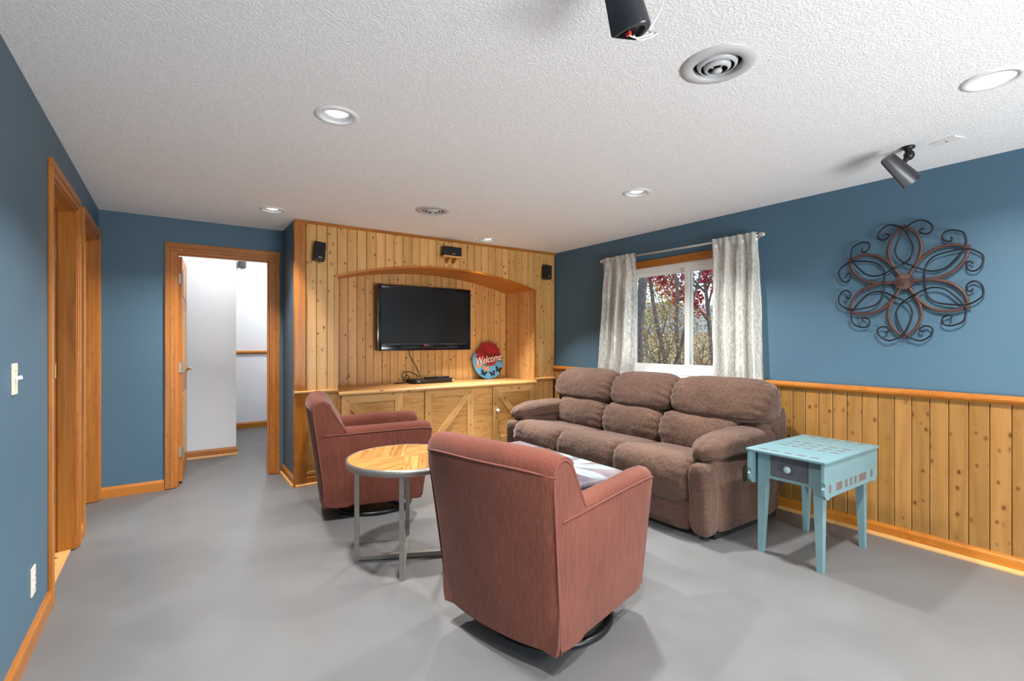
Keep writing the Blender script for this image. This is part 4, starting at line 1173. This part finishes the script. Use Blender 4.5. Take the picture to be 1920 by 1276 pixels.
# ---------------------------------------------------------------- armchairs
def armchair(label, loc, rz):
    """swivel tub chair; local x forward, origin at the base centre. W width, back outer face near x=-0.36"""
    r = thing('swivel_armchair', label, 'armchair', loc, rz, group='rust upholstered swivel armchairs')
    W = 0.318
    FL = 0.11
    def wy(z): return W * (1 + FL * (z - 0.08) / 0.76)
    bx = -0.36                                                    # outer back at the bottom
    def bow(y): return -0.040 * (1 - (y / W) ** 2)               # back panel bows outward
    # back: profile in x-z, swept across y
    prof = [(0.02, 0.095), (0.0, 0.14), (-0.012, 0.35), (-0.030, 0.60), (-0.045, 0.76), (-0.046, 0.815), (-0.034, 0.852), (-0.004, 0.876), (0.032, 0.878), (0.066, 0.858), (0.096, 0.815), (0.135, 0.73), (0.180, 0.63), (0.215, 0.54), (0.235, 0.45), (0.235, 0.36), (0.20, 0.11)]
    prof = [(p.x, p.y) for p in spline([(a, b, 0) for a, b in prof], 3, cyc=True)]
    prof = [(a + bx - 0.045 * (b - 0.08) / 0.75, b) for a, b in prof]
    bm = BM()
    n = 26
    rings = []
    for j in range(n + 1):
        y = -W + 2 * W * j / n
        e = 1 - abs(y / W)
        ring = []
        for x, z in prof:
            f = max(0.0, (x - bx + 0.05) / 0.3)
            zz = z
            if z > 0.55:                                          # crown: the top edge falls away a little at the corners
                zz = z - (0.020 * (abs(y) / W) ** 4) * (z - 0.55) / 0.33
            zz -= 0.0
            inset = 0.010 * max(0, 1 - e * 14)
            flare = wy(z) / W
            xx = x + bow(y) * (1 - 0.5 * min(1, f))
            xx += (x < bx + 0.03) * inset
            zz -= inset * (z > 0.7) * 0.6
            if z < 0.2: zz += 0.012 * (abs(y) / W) ** 3
            ring.append(bm.verts.new((xx, y * flare, zz)))
        rings.append(ring)
    m = len(prof)
    for A, B in zip(rings, rings[1:]):
        for k in range(m): bm.faces.new((A[k], A[(k + 1) % m], B[(k + 1) % m], B[k]))
    bm.faces.new(rings[0][::-1]); bm.faces.new(rings[-1])
    mesh_obj('back', bm, 'rust_chenille', r, auto=50)
    # arms
    for s in (-1, 1):
        a = link('arm', None, r)
        bm = BM()
        st = [(-0.375, 0.610, 0.16), (-0.27, 0.612, 0.135), (-0.10, 0.618, 0.105), (0.10, 0.624, 0.105), (0.30, 0.626, 0.120), (0.365, 0.622, 0.125), (0.388, 0.612, 0.125)]
        # (x, piping height, thickness); section: outer wall up to the piping, rolled top, inner wall
        def xf(x, z): return x if x < 0.25 else x - 0.075 * max(0, (0.60 - z) / 0.52)
        rings = []
        for i, (x, hp, th) in enumerate(st):
            yo = wy(hp)
            fi = 0.014 if i == len(st) - 1 else 0.0
            sec = [(wy(0.08) - 0.008 - fi, 0.10), (wy(0.14) - fi, 0.14), (wy(0.40) - fi, 0.40), (wy(hp - 0.02) - fi, hp - 0.02), (yo - 0.001 - fi, hp)]
            sec += [(yo - 0.010 - fi, hp + 0.024 - fi), (yo - 0.033, hp + 0.042 - fi), (yo - th * 0.55, hp + 0.046 - fi), (yo - th * 0.85 + fi, hp + 0.030 - fi), (yo - th + fi, hp - 0.01), (yo - th + fi, 0.40), (yo - th + fi, 0.11)]
            rings.append([bm.verts.new((xf(x, z), s * y, z)) for y, z in sec])
        m = len(rings[0])
        for A, B in zip(rings, rings[1:]):
            for k in range(m): bm.faces.new((A[k], A[(k + 1) % m], B[(k + 1) % m], B[k]))
        bm.faces.new(rings[0][::-1]); bm.faces.new(rings[-1])
        mesh_obj('upholstery', bm, 'rust_chenille', a, auto=50)
        pts = [(x, s * (wy(hp) + 0.001 - (0.012 if i == len(st) - 1 else 0)), hp + 0.002) for i, (x, hp, th) in enumerate(st)]
        bm = BM(); tube(bm, spline(pts, 4), 0.0042, 6); mesh_obj('arm_piping', bm, 'rust_piping', a, smooth=True)
        pts = [(xf(0.388, z) + 0.0005, s * (wy(z) - 0.0125), z) for z in (0.608, 0.50, 0.38, 0.24, 0.12)]
        bm = BM(); tube(bm, spline(pts, 4), 0.0038, 6); mesh_obj('front_piping', bm, 'rust_piping', a, smooth=True)
    # seat front apron and seat cushion
    bm = BM(); box(bm, -0.26, 0.27, -0.285, 0.285, 0.115, 0.34, 0.02, 3)
    for v in bm.verts:
        if v.co.x > 0.1: v.co.x += 0.07 * (v.co.z - 0.115) / 0.225
    mesh_obj('seat_box', bm, 'rust_chenille', r, auto=50)
    bm = BM(); superq(bm, (0.085, 0, 0.40), (0.275, 0.222, 0.085), 5, 14, lambda q: q + Vector((0, 0, 0.018 * (1 - (q.y / 0.222) ** 2))))
    mesh_obj('seat_cushion', bm, 'rust_chenille', r, smooth=True)
    # back seams: up the sides, round the wings, across the crown
    def ln(z): return bx - 0.045 * (z - 0.08) / 0.75
    for s in (-1, 1):
        pts = [(x + ln(z) + 0.006, s * wy(z) * 0.998, z - 0.006) for x, z in [(0.006, 0.11), (-0.008, 0.30), (-0.026, 0.55), (-0.040, 0.74), (-0.037, 0.80)]]
        bm = BM(); tube(bm, spline(pts, 5), 0.0042, 6); mesh_obj('side_piping', bm, 'rust_piping', r, smooth=True)
        pts = [(x + ln(z), s * wy(z) * 0.999, z - 0.02 * (z - 0.55) / 0.33) for x, z in [(-0.034, 0.80), (-0.024, 0.838), (0.0, 0.858), (0.032, 0.860), (0.062, 0.842), (0.090, 0.80), (0.130, 0.72), (0.168, 0.64)]]
        bm = BM(); tube(bm, spline(pts, 4), 0.0042, 6); mesh_obj('wing_piping', bm, 'rust_piping', r, smooth=True)
    pts = []
    for j in range(21):
        y = -W + 2 * W * j / 20
        z = 0.806
        pts.append((ln(z) - 0.0475 + bow(y) + 0.012 * (abs(y) / W) ** 14, y * wy(z) / W, z - 0.017 * (abs(y) / W) ** 4))
    bm = BM(); tube(bm, pts, 0.0042, 6); mesh_obj('crown_piping', bm, 'rust_piping', r, smooth=True)
    # swivel base
    bm = BM()
    rg = [(0.282 * math.cos(2 * PI * k / 40), 0.282 * math.sin(2 * PI * k / 40), 0.016) for k in range(40)]
    tube(bm, rg, 0.0155, 8, cyc=True)
    for k in range(4):
        q = PI / 4 + PI / 2 * k
        tube(bm, [(0.28 * math.cos(q), 0.28 * math.sin(q), 0.018), (0.05 * math.cos(q), 0.05 * math.sin(q), 0.055)], 0.012, 6)
    mesh_obj('base_ring', bm, 'black_metal', r, smooth=True)
    bm = BM(); lathe(bm, [(0, 0.04), (0.06, 0.04), (0.06, 0.07), (0.19, 0.085), (0.21, 0.118), (0, 0.118)], 28); mesh_obj('swivel_plate', bm, 'black_metal', r, smooth=True)
    return r
armchair('rust armchair in front, seen from behind, nearest the camera', (1.457, 1.783, 0), R(13.9))
armchair('rust armchair farther back, side on, in front of the pine cabinet', (1.300, 3.765, 0), R(-13))

# ---------------------------------------------------------------- sofa (local x = depth from the front, y along its length)
so = thing('reclining_sofa', 'brown suede three-seat reclining sofa under the window', 'sofa', (2.75, 2.905, 0))
SU = 'brown_suede'
def cush(name, prof, y0, y1, seed, per=4, pw=5.0, amp=0.007, parent=so, n=24, gather=0.006):
    pr_ = [(p.x, p.y) for p in spline([(a, b, 0) for a, b in prof], per, cyc=True)]
    def fn(q, t_):
        e = abs(t_) ** 3
        d_ = wob(q, amp, 5.0, seed) + wob(q, amp * 0.6, 13.0, seed) + gather * e * math.sin(q.z * 95 + q.x * 60 + seed * 3 + 2 * noise.noise(q * 9))
        return q + Vector((-d_, 0.0, d_ * 0.6))
    bm = BM(); loft_y(bm, pr_, y0, y1, n, pw, fn)
    return mesh_obj(name, bm, SU, parent, smooth=True)
SEATS = [(-0.985, -0.305), (-0.310, 0.335), (0.330, 0.985)]
for i, (y0, y1) in enumerate(SEATS):
    cush('seat_cushion', [(0.66, 0.445), (0.45, 0.462), (0.25, 0.490), (0.10, 0.512), (0.00, 0.500), (-0.055, 0.450), (-0.072, 0.375), (-0.060, 0.290), (-0.030, 0.225), (0.02, 0.195), (0.12, 0.22), (0.40, 0.30), (0.66, 0.33)], y0 - 0.004, y1 + 0.004, i * 7.3 + 1, pw=6.0)
    bm = BM(); superq(bm, (0.05, (y0 + y1) / 2, 0.155), (0.055, (y1 - y0) / 2 - 0.006, 0.125), 7, 10, lambda q: q + Vector((-wob(q, 0.006, 6, i), 0, 0)))
    mesh_obj('footrest_panel', bm, SU, so, smooth=True)
    cush('lumbar_cushion', [(0.50, 0.43), (0.475, 0.50), (0.478, 0.58), (0.510, 0.655), (0.56, 0.700), (0.64, 0.715), (0.78, 0.70), (0.80, 0.50), (0.72, 0.40), (0.58, 0.40)], y0 + 0.004, y1 - 0.004, i * 5.1 + 3, pw=5.0, amp=0.009, gather=0.009)
HEADS = [(-1.165, -0.365), (-0.372, 0.300), (0.294, 1.085)]
for i, (y0, y1) in enumerate(HEADS):
    cush('headrest_cushion', [(0.60, 0.690), (0.555, 0.715), (0.545, 0.770), (0.560, 0.850), (0.600, 0.930), (0.665, 0.980), (0.745, 0.996), (0.81, 0.975), (0.845, 0.90), (0.855, 0.75), (0.80, 0.68), (0.70, 0.665)], y0, y1, i * 3.7 + 11, pw=4.6, amp=0.011, gather=0.010)
bm = BM(); superq(bm, (0.82, -0.04, 0.48), (0.115, 1.10, 0.37), 9, 16, lambda q: q + Vector((0.10 * (q.z / 0.40), 0, 0)) if False else q + Vector((0.03 * (q.z / 0.37), 0, 0)))
mesh_obj('back_frame', bm, SU, so, smooth=True)
for s in (-1, 1):
    # side wing of the backrest
    cush('back_wing', [(0.52, 0.48), (0.60, 0.62), (0.64, 0.74), (0.80, 0.76), (0.92, 0.70), (0.90, 0.45), (0.70, 0.40)], 0.93 if s > 0 else -1.12, 1.07 if s > 0 else -0.93, 21 + s, pw=6.0)
    yc = s * 1.03 if s > 0 else -1.015
    bm = BM(); superq(bm, (0.48, yc, 0.305), (0.41, 0.092, 0.268), 9, 16, lambda q: q + Vector((0, -s * 0.012 * (q.z / 0.268) + wob(q, 0.006, 7, s), 0)))
    mesh_obj('arm_panel', bm, SU, so, smooth=True)
    def armfn(q, s=s):
        d_ = wob(q, 0.010, 6, 4 + s) + wob(q, 0.006, 15, s)
        e = abs(q.x / 0.45) ** 3
        return q + Vector((0, 0, d_ - 0.030 * (q.x / 0.45) ** 2 + (0.012 if q.z > 0 else 0) + 0.006 * e * math.sin(q.y * 90)))
    bm = BM(); superq(bm, (0.47, yc + s * 0.008, 0.580), (0.455, 0.132, 0.076), 2.7, 20, armfn)
    mesh_obj('armrest_pad', bm, SU, so, smooth=True)
    def padfn(q, s=s):
        f = (q.z + 0.23) / 0.46
        return q + Vector((-0.028 * max(0, f) ** 3 + wob(q, 0.008, 7, s + 9), wob(q, 0.006, 9, s), 0))
    bm = BM(); superq(bm, (0.045, s * 1.025 if s > 0 else -1.045, 0.262), (0.078, 0.072, 0.232), 4.2, 16, padfn)
    mesh_obj('arm_front_pad', bm, SU, so, smooth=True)
    bm = BM(); box(bm, 0.10, 0.86, yc - 0.07, yc + 0.07, 0.0, 0.045); mesh_obj('runner', bm, 'black_rubber', so)
bm = BM(); superq(bm, (0.410, -1.109, 0.385), (0.020, 0.006, 0.055), 3, 8); hd = mesh_obj('recliner_handle', bm, 'black_plastic', so, smooth=True)
bm = BM(); superq(bm, (0.408, -1.115, 0.40), (0.009, 0.008, 0.028), 3, 6); mesh_obj('lever', bm, 'black_metal', hd, smooth=True)
bm = BM(); box(bm, 0.10, 0.80, -0.95, 0.95, 0.05, 0.36); mesh_obj('frame', bm, 'black_rubber', so)

# ---------------------------------------------------------------- round side table
rt = thing('round_side_table', 'round table with a parquet-patterned wooden top on a crossed steel frame', 'side table', (1.125, 2.715, 0), R(-26))
TR, TZ = 0.330, 0.600
bm = BM(); lathe(bm, [(TR - 0.004, TZ - 0.038), (TR, TZ - 0.036), (TR, TZ - 0.001), (TR - 0.006, TZ), (TR - 0.008, TZ - 0.003), (TR - 0.008, TZ - 0.038)], 64, close=True); mesh_obj('steel_rim', bm, 'brushed_steel', rt, smooth=True)
bm = BM(); lathe(bm, [(0, TZ - 0.036), (TR - 0.009, TZ - 0.036), (TR - 0.009, TZ - 0.010), (0, TZ - 0.010)], 48); mesh_obj('core', bm, 'groove_brown', rt)
pine('parquet_x', srgb(188, 136, 76), srgb(138, 88, 42), PK, 'x', knots=0.0, figure=1.6, rough=0.38)
def clip_strip(ang, d0, d1, sec):
    """board between two parallel lines, clipped to a 90-degree sector and to the disc"""
    c, s = math.cos(ang), math.sin(ang)
    a0, a1 = sec
    rr_ = TR - 0.0095
    pts = [(0.0, 0.0)] + [(rr_ * math.cos(a0 + (a1 - a0) * i / 24), rr_ * math.sin(a0 + (a1 - a0) * i / 24)) for i in range(25)]
    loc_ = [(x * c + y * s, -x * s + y * c) for x, y in pts]
    def clip(poly, k, sign):
        out = []
        for i in range(len(poly)):
            p, q = poly[i], poly[(i + 1) % len(poly)]
            fp, fq = sign * (p[1] - k), sign * (q[1] - k)
            if fp >= 0: out.append(p)
            if fp * fq < 0:
                t_ = fp / (fp - fq)
                out.append((p[0] + (q[0] - p[0]) * t_, p[1] + (q[1] - p[1]) * t_))
        return out
    poly = clip(clip(loc_, d0 + 0.0008, 1), d1 - 0.0008, -1)
    return poly
for k in range(4):
    sec = (PI / 2 * k + 0.003, PI / 2 * (k + 1) - 0.003)
    ang = sec[0] + PI / 4 + (PI / 2 if k % 2 else 0)
    ang = PI / 4 + PI / 2 * k + (PI / 2)
    ang = PI / 2 * k + (0.0 if k % 2 else PI / 4)
    for i in range(-6, 7):
        poly = clip_strip(ang, i * 0.056 - 0.028, i * 0.056 + 0.028, sec)
        if len(poly) >= 3:
            ar = 0.5 * abs(sum(poly[j][0] * poly[(j + 1) % len(poly)][1] - poly[(j + 1) % len(poly)][0] * poly[j][1] for j in range(len(poly))))
            if ar > 2e-4:
                bm = BM(); prism(bm, poly, 'z', TZ - 0.0098, TZ - 0.001)
                mesh_obj('parquet_board', bm, 'parquet_x', rt, (0, 0, 0), (0, 0, ang))
LR = 0.272
for k in range(2):
    q = PI / 2 * k
    c, s = math.cos(q), math.sin(q)
    for sg in (-1, 1):
        bm = BM(); box(bm, -0.0125, 0.0125, -0.0125, 0.0125, 0.0, TZ - 0.036, 0.0015)
        mesh_obj('leg', bm, 'brushed_steel', rt, (c * LR * sg, s * LR * sg, 0), (0, 0, q))
    bm = BM(); box(bm, -LR + 0.0125, LR - 0.0125, -0.0125, 0.0125, 0.008 + 0.0 * k, 0.033, 0.0015)
    if k == 0: mesh_obj('cross_bar', bm, 'brushed_steel', rt, (0, 0, 0), (0, 0, q))
    else:
        bm.free()
        for sg in (-1, 1):
            bm = BM(); box(bm, 0.013, LR - 0.0125, -0.0125, 0.0125, 0.008, 0.033, 0.0015)
            mesh_obj('cross_bar', bm, 'brushed_steel', rt, (0, 0, 0), (0, 0, q + (PI if sg < 0 else 0)))

# ---------------------------------------------------------------- coffee table
ct = thing('coffee_table', 'low dark coffee table with a glossy white lily printed on its top', 'coffee table', (2.155, 2.73, 0))
cx_, cy_ = 0.255, 0.61
bm = BM(); box(bm, -cx_, cx_, -cy_, cy_, 0.412, 0.430, 0.002); mesh_obj('printed_top', bm, 'lily_print', ct)
bm = BM(); box(bm, -cx_ + 0.004, cx_ - 0.004, -cy_ + 0.004, cy_ - 0.004, 0.392, 0.4118, 0.003); mesh_obj('edge_board', bm, 'dark_navy', ct)
for x in (-1, 1):
    bm = BM(); box(bm, x * (cx_ - 0.045) - 0.012, x * (cx_ - 0.045) + 0.012, -cy_ + 0.07, cy_ - 0.07, 0.32, 0.392); mesh_obj('apron', bm, 'dark_navy', ct)
    for yy in (-1, 1):
        bm = BM(); box(bm, x * (cx_ - 0.045) - 0.028, x * (cx_ - 0.045) + 0.028, yy * (cy_ - 0.06) - 0.028, yy * (cy_ - 0.06) + 0.028, 0, 0.392, 0.004); mesh_obj('leg', bm, 'dark_navy', ct)
for yy in (-1, 1):
    bm = BM(); box(bm, -cx_ + 0.074, cx_ - 0.074, yy * (cy_ - 0.06) - 0.012, yy * (cy_ - 0.06) + 0.012, 0.32, 0.392); mesh_obj('apron', bm, 'dark_navy', ct)
bm = BM(); box(bm, -cx_ + 0.06, cx_ - 0.06, -cy_ + 0.09, cy_ - 0.09, 0.12, 0.14, 0.003); mesh_obj('lower_shelf', bm, 'dark_navy', ct)

# ---------------------------------------------------------------- teal drop-leaf end table
et = thing('drop_leaf_table', 'teal painted drop-leaf end table with a slate drawer and stencilled dashes', 'end table', (3.215, 1.40, 0))
TT = 0.628
bm = BM(); box(bm, -0.355, 0.375, -0.222, 0.222, TT - 0.018, TT, 0.006, 3); mesh_obj('table_top', bm, 'teal_paint', et, auto=40)
for xr in (-0.300, 0.325, -0.078, 0.000, 0.078):                  # stencilled dashes: front row, back row and a three-row field
    for c_, yy in enumerate((0.140, 0.070, 0.0, -0.072, -0.145)):
        mid = abs(xr) < 0.1
        bm = BM(); box(bm, -0.0105, 0.0105, -0.020, 0.020, 0, 0.0008)
        mesh_obj('stencil_dash', bm, 'taupe_paint', et, (xr, yy - (0.010 if mid else 0.0), TT - 0.0003))
AX0, AX1, AY = -0.292, 0.305, 0.180
for x in (AX0, AX1):
    for yy in (-AY, AY):
        bm = BM()
        sx_, sy_ = (1 if x < 0 else -1), (1 if yy < 0 else -1)
        ring = []
        for z, w_ in ((0.0, 0.030), (0.40, 0.048), (TT - 0.019, 0.048)):
            ring.append([bm.verts.new((x + sx_ * a, yy + sy_ * b, z)) for a, b in ((0, 0), (w_, 0), (w_, w_), (0, w_))])
        for A, B in zip(ring, ring[1:]):
            for k in range(4): bm.faces.new((A[k], A[(k + 1) % 4], B[(k + 1) % 4], B[k]))
        bm.faces.new(ring[0]); bm.faces.new(ring[-1])
        mesh_obj('leg', bm, 'teal_paint', et)
for nm, a in (('side_apron', (AX0 + 0.05, AX1 - 0.05, -AY + 0.004, -AY + 0.022)), ('side_apron', (AX0 + 0.05, AX1 - 0.05, AY - 0.022, AY - 0.004)), ('back_apron', (AX1 - 0.022, AX1 - 0.004, -AY + 0.05, AY - 0.05))):
    bm = BM(); box(bm, a[0], a[1], a[2], a[3], 0.455, TT - 0.019); mesh_obj(nm, bm, 'teal_paint', et)
bm = BM()
for y0, y1, z0, z1 in ((-AY + 0.049, -AY + 0.075, 0.455, TT - 0.019), (AY - 0.075, AY - 0.049, 0.455, TT - 0.019), (-AY + 0.075, AY - 0.075, 0.455, 0.472), (-AY + 0.075, AY - 0.075, TT - 0.030, TT - 0.019)):
    box(bm, AX0 + 0.005, AX0 + 0.022, y0, y1, z0, z1)
mesh_obj('front_frame', bm, 'teal_paint', et)
dr = link('drawer', None, et)
bm = BM(); box(bm, AX0 + 0.002, AX0 + 0.02, -AY + 0.077, AY - 0.077, 0.474, TT - 0.032, 0.002); mesh_obj('drawer_front', bm, 'slate_drawer', dr)
bm = BM(); lathe(bm, [(0, 0), (0.008, 0), (0.008, 0.010), (0.019, 0.014), (0.021, 0.021), (0.015, 0.028), (0, 0.030)], 24); mesh_obj('knob', bm, 'pale_teal', dr, (AX0 + 0.002, 0, 0.532), (0, R(-90), 0), smooth=True)
for s in (-1, 1):
    lf = link('drop_leaf', None, et)
    L0, L1, B0 = -0.35, 0.37, 0.405
    ol = [(L0, TT - 0.020), (L1, TT - 0.020), (L1, 0.51), (L1 - 0.012, 0.500), (L1 - 0.012, 0.488), (L1, 0.475), (L1 - 0.006, 0.44), (L1 - 0.03, 0.415), (L1 - 0.06, 0.412), (L1 - 0.075, 0.425), (L1 - 0.10, B0 + 0.018), (L0 + 0.10, B0 + 0.018), (L0 + 0.075, 0.425), (L0 + 0.06, 0.412), (L0 + 0.03, 0.415), (L0 + 0.006, 0.44), (L0, 0.475), (L0 + 0.012, 0.488), (L0 + 0.012, 0.500), (L0, 0.51)]
    y0 = 0.196 if s > 0 else -0.213
    bm = BM(); prism(bm, ol, 'y', y0, y0 + 0.017, 0.002); mesh_obj('leaf_board', bm, 'teal_paint', lf)
    if s < 0:
        for x0, w_ in ((-0.30, 0.026), (-0.215, 0.075), (-0.105, 0.028), (-0.045, 0.028), (0.015, 0.028), (0.075, 0.10), (0.235, 0.03)):
            x0 = x0 * 1.05 + 0.02
            bm = BM(); box(bm, x0, x0 + w_, y0 - 0.0008, y0 + 0.0005, 0.448, 0.492); mesh_obj('stencil_block', bm, 'taupe_paint', lf)

# ---------------------------------------------------------------- outdoors, seen through the window
gd = BM()
NG = 28
G = [[gd.verts.new((XR + 0.15 + 46 * (i / NG) ** 1.6, -14 + 60 * j / NG, 0.30 + 0.9 * (i / NG) ** 1.4 * 2 + 0.10 * noise.noise(Vector((i * 0.7, j * 0.7, 0))) * min(1, i / 3))) for j in range(NG + 1)] for i in range(NG + 1)]
for i in range(NG):
    for j in range(NG): gd.faces.new((G[i][j], G[i + 1][j], G[i + 1][j + 1], G[i][j + 1]))
o = mesh_obj('ground', gd, 'dry_grass', smooth=True); tag(o, 'dry autumn yard outside the window', 'ground', kind='structure')
hb = BM()
G = []
for i in range(9):
    row = []
    for j in range(41):
        yy = -10 + 90 * j / 40
        t_ = i / 8
        row.append(hb.verts.new((44 + 30 * t_, yy, 1.6 + 7.5 * math.sin(t_ * PI / 2) * (0.75 + 0.35 * noise.noise(Vector((yy * 0.06, 3, 0)))) + 0.8 * noise.noise(Vector((i * 1.3, j * 0.9, 5))))))
    G.append(row)
for i in range(8):
    for j in range(40): hb.faces.new((G[i][j], G[i + 1][j], G[i + 1][j + 1], G[i][j + 1]))
o = mesh_obj('hillside', hb, 'hill_brush', smooth=True); tag(o, 'hazy brush-covered hillside far behind the trees', 'hill', kind='structure')
ev = BM(); box(ev, XR + 0.14, XR + 0.62, -2.8, 6.0, 2.62, 2.70); box(ev, XR + 0.60, XR + 0.62, -2.8, 6.0, 2.52, 2.70)  # overhang added out of view to limit sun through the window
o = mesh_obj('added_overhang', ev, 'vinyl_white'); tag(o, 'added unseen overhang outside that trims sun entering the window', 'added_overhang', kind='structure')
ew = BM()
for y0, y1, z0, z1 in ((-2.8, WY0, 0.2, 2.62), (WY1, 6.0, 0.2, 2.62), (WY0, WY1, 0.2, WZ0), (WY0, WY1, WZ1, 2.62)): box(ew, XR + 0.14, XR + 0.16, y0, y1, z0, z1)
o = mesh_obj('wall_outside', ew, 'concrete'); tag(o, 'outside face of the window wall', 'wall', kind='structure')
def tree(name, label, base_, h, r0, lean, seed, leafmat=None, nleaf=0, levels=4, spread=0.55, bark='bark', leaf=0.05, cat='tree', first=0.35):
    rng = random.Random(seed)
    root = thing(name, label, cat, base_, group=None)
    bm = BM()
    tips = []
    def grow(p, d, L, rad_, lev):
        n = 5 if lev else 9
        pts, rs = [p.copy()], [rad_]
        for i in range(n):
            d = (d + Vector((rng.gauss(0, 0.10), rng.gauss(0, 0.10), rng.gauss(0.02, 0.06)))).normalized()
            p = p + d * L / n
            pts.append(p.copy()); rs.append(rad_ * (1 - 0.62 * (i + 1) / n))
            if lev < levels and (lev > 0 or i / n >= first):
                for q in range(1 if lev else 2):
                    if rng.random() < 0.8:
                        side = Vector((rng.gauss(0, 1), rng.gauss(0, 1), rng.gauss(0.2, 0.5))).normalized()
                        nd = (d * (1 - spread) + side * spread + Vector((0, 0, 0.15))).normalized()
                        grow(p.copy(), nd, L * rng.uniform(0.42, 0.62), rs[-1] * 0.62, lev + 1)
            if lev >= max(1, levels - 2): tips.append(p.copy())
        tube(bm, pts, rs, 6 if lev < 2 else (4 if lev < 3 else 3))
    grow(Vector((0, 0, -0.1)), Vector(lean).normalized(), h, r0, 0)
    mesh_obj('branches', bm, bark, root, smooth=True)
    if leafmat and tips:
        lb = BM()
        for i in range(nleaf):
            c = tips[rng.randrange(len(tips))] + Vector((rng.gauss(0, 0.12), rng.gauss(0, 0.12), rng.gauss(0, 0.12)))
            a = Vector((rng.gauss(0, 1), rng.gauss(0, 1), rng.gauss(0, 1))).normalized()
            b = a.cross(Vector((rng.gauss(0, 1), rng.gauss(0, 1), rng.gauss(0, 1)))).normalized()
            s = leaf * rng.uniform(0.6, 1.3)
            lb.faces.new([lb.verts.new(c + a * s), lb.verts.new(c + b * s * 0.5), lb.verts.new(c - a * s), lb.verts.new(c - b * s * 0.5)])
        lo = mesh_obj('foliage', lb, leafmat, root); lo['kind'] = 'stuff'
    return root
GZ = 0.32
tree('bare_tree', 'thick bare trunk just outside the left edge of the window', (7.2, 6.12, GZ), 6.0, 0.115, (0.02, 0.0, 1), 3, levels=3)
tree('bare_tree', 'tall forked bare tree in the middle of the left pane', (10.0, 7.55, GZ), 6.5, 0.060, (-0.02, 0.10, 1), 8, levels=4)
tree('bare_tree', 'slim bare tree right beside the centre bar of the window', (9.2, 6.72, GZ), 6.2, 0.048, (0.02, 0.07, 1), 15, levels=4)
tree('leaning_tree', 'leaning grey tree crossing low behind the centre bar of the window', (7.0, 5.40, GZ), 3.0, 0.036, (0.12, -0.26, 0.8), 21, 'leaf_rust', 300, levels=3, leaf=0.035)
tree('red_maple', 'autumn tree with magenta red leaves in the right pane', (11.4, 7.35, GZ + 0.1), 3.3, 0.07, (0.0, 0.0, 1), 5, 'leaf_red', 11000, levels=4, spread=0.6, leaf=0.055, first=0.25)
tree('yellow_shrub', 'pale yellow leafy shrub low in the left pane', (10.8, 8.55, GZ), 2.0, 0.035, (0, 0, 1), 31, 'leaf_yellow', 1300, levels=3, spread=0.7, leaf=0.05, cat='shrub', first=0.05)
tree('yellow_shrub', 'taller yellow shrub beside the thick bare trunk', (13.5, 11.2, GZ + 0.2), 3.4, 0.045, (0, 0, 1), 37, 'leaf_yellow', 1500, levels=3, spread=0.7, leaf=0.06, cat='shrub', first=0.1)
for k, (x, y_, h, sd) in enumerate(((7.4, 5.75, 1.1, 41), (8.6, 6.30, 1.5, 42), (6.9, 4.75, 1.0, 43), (8.3, 5.50, 1.1, 44), (9.2, 7.35, 1.2, 45))):
    tree('brush_shrub', ['rusty dry brush left of the window centre bar', 'tall rusty dry brush behind the left pane', 'twiggy brown brush at the bottom of the right pane', 'twiggy brown brush under the red tree', 'grey twiggy brush at the bottom of the left pane'][k], (x, y_, GZ), h, 0.022, (0, 0, 1), sd, 'leaf_rust', 360, levels=3, spread=0.6, bark='bark_light', leaf=0.03, cat='shrub', first=0.0)
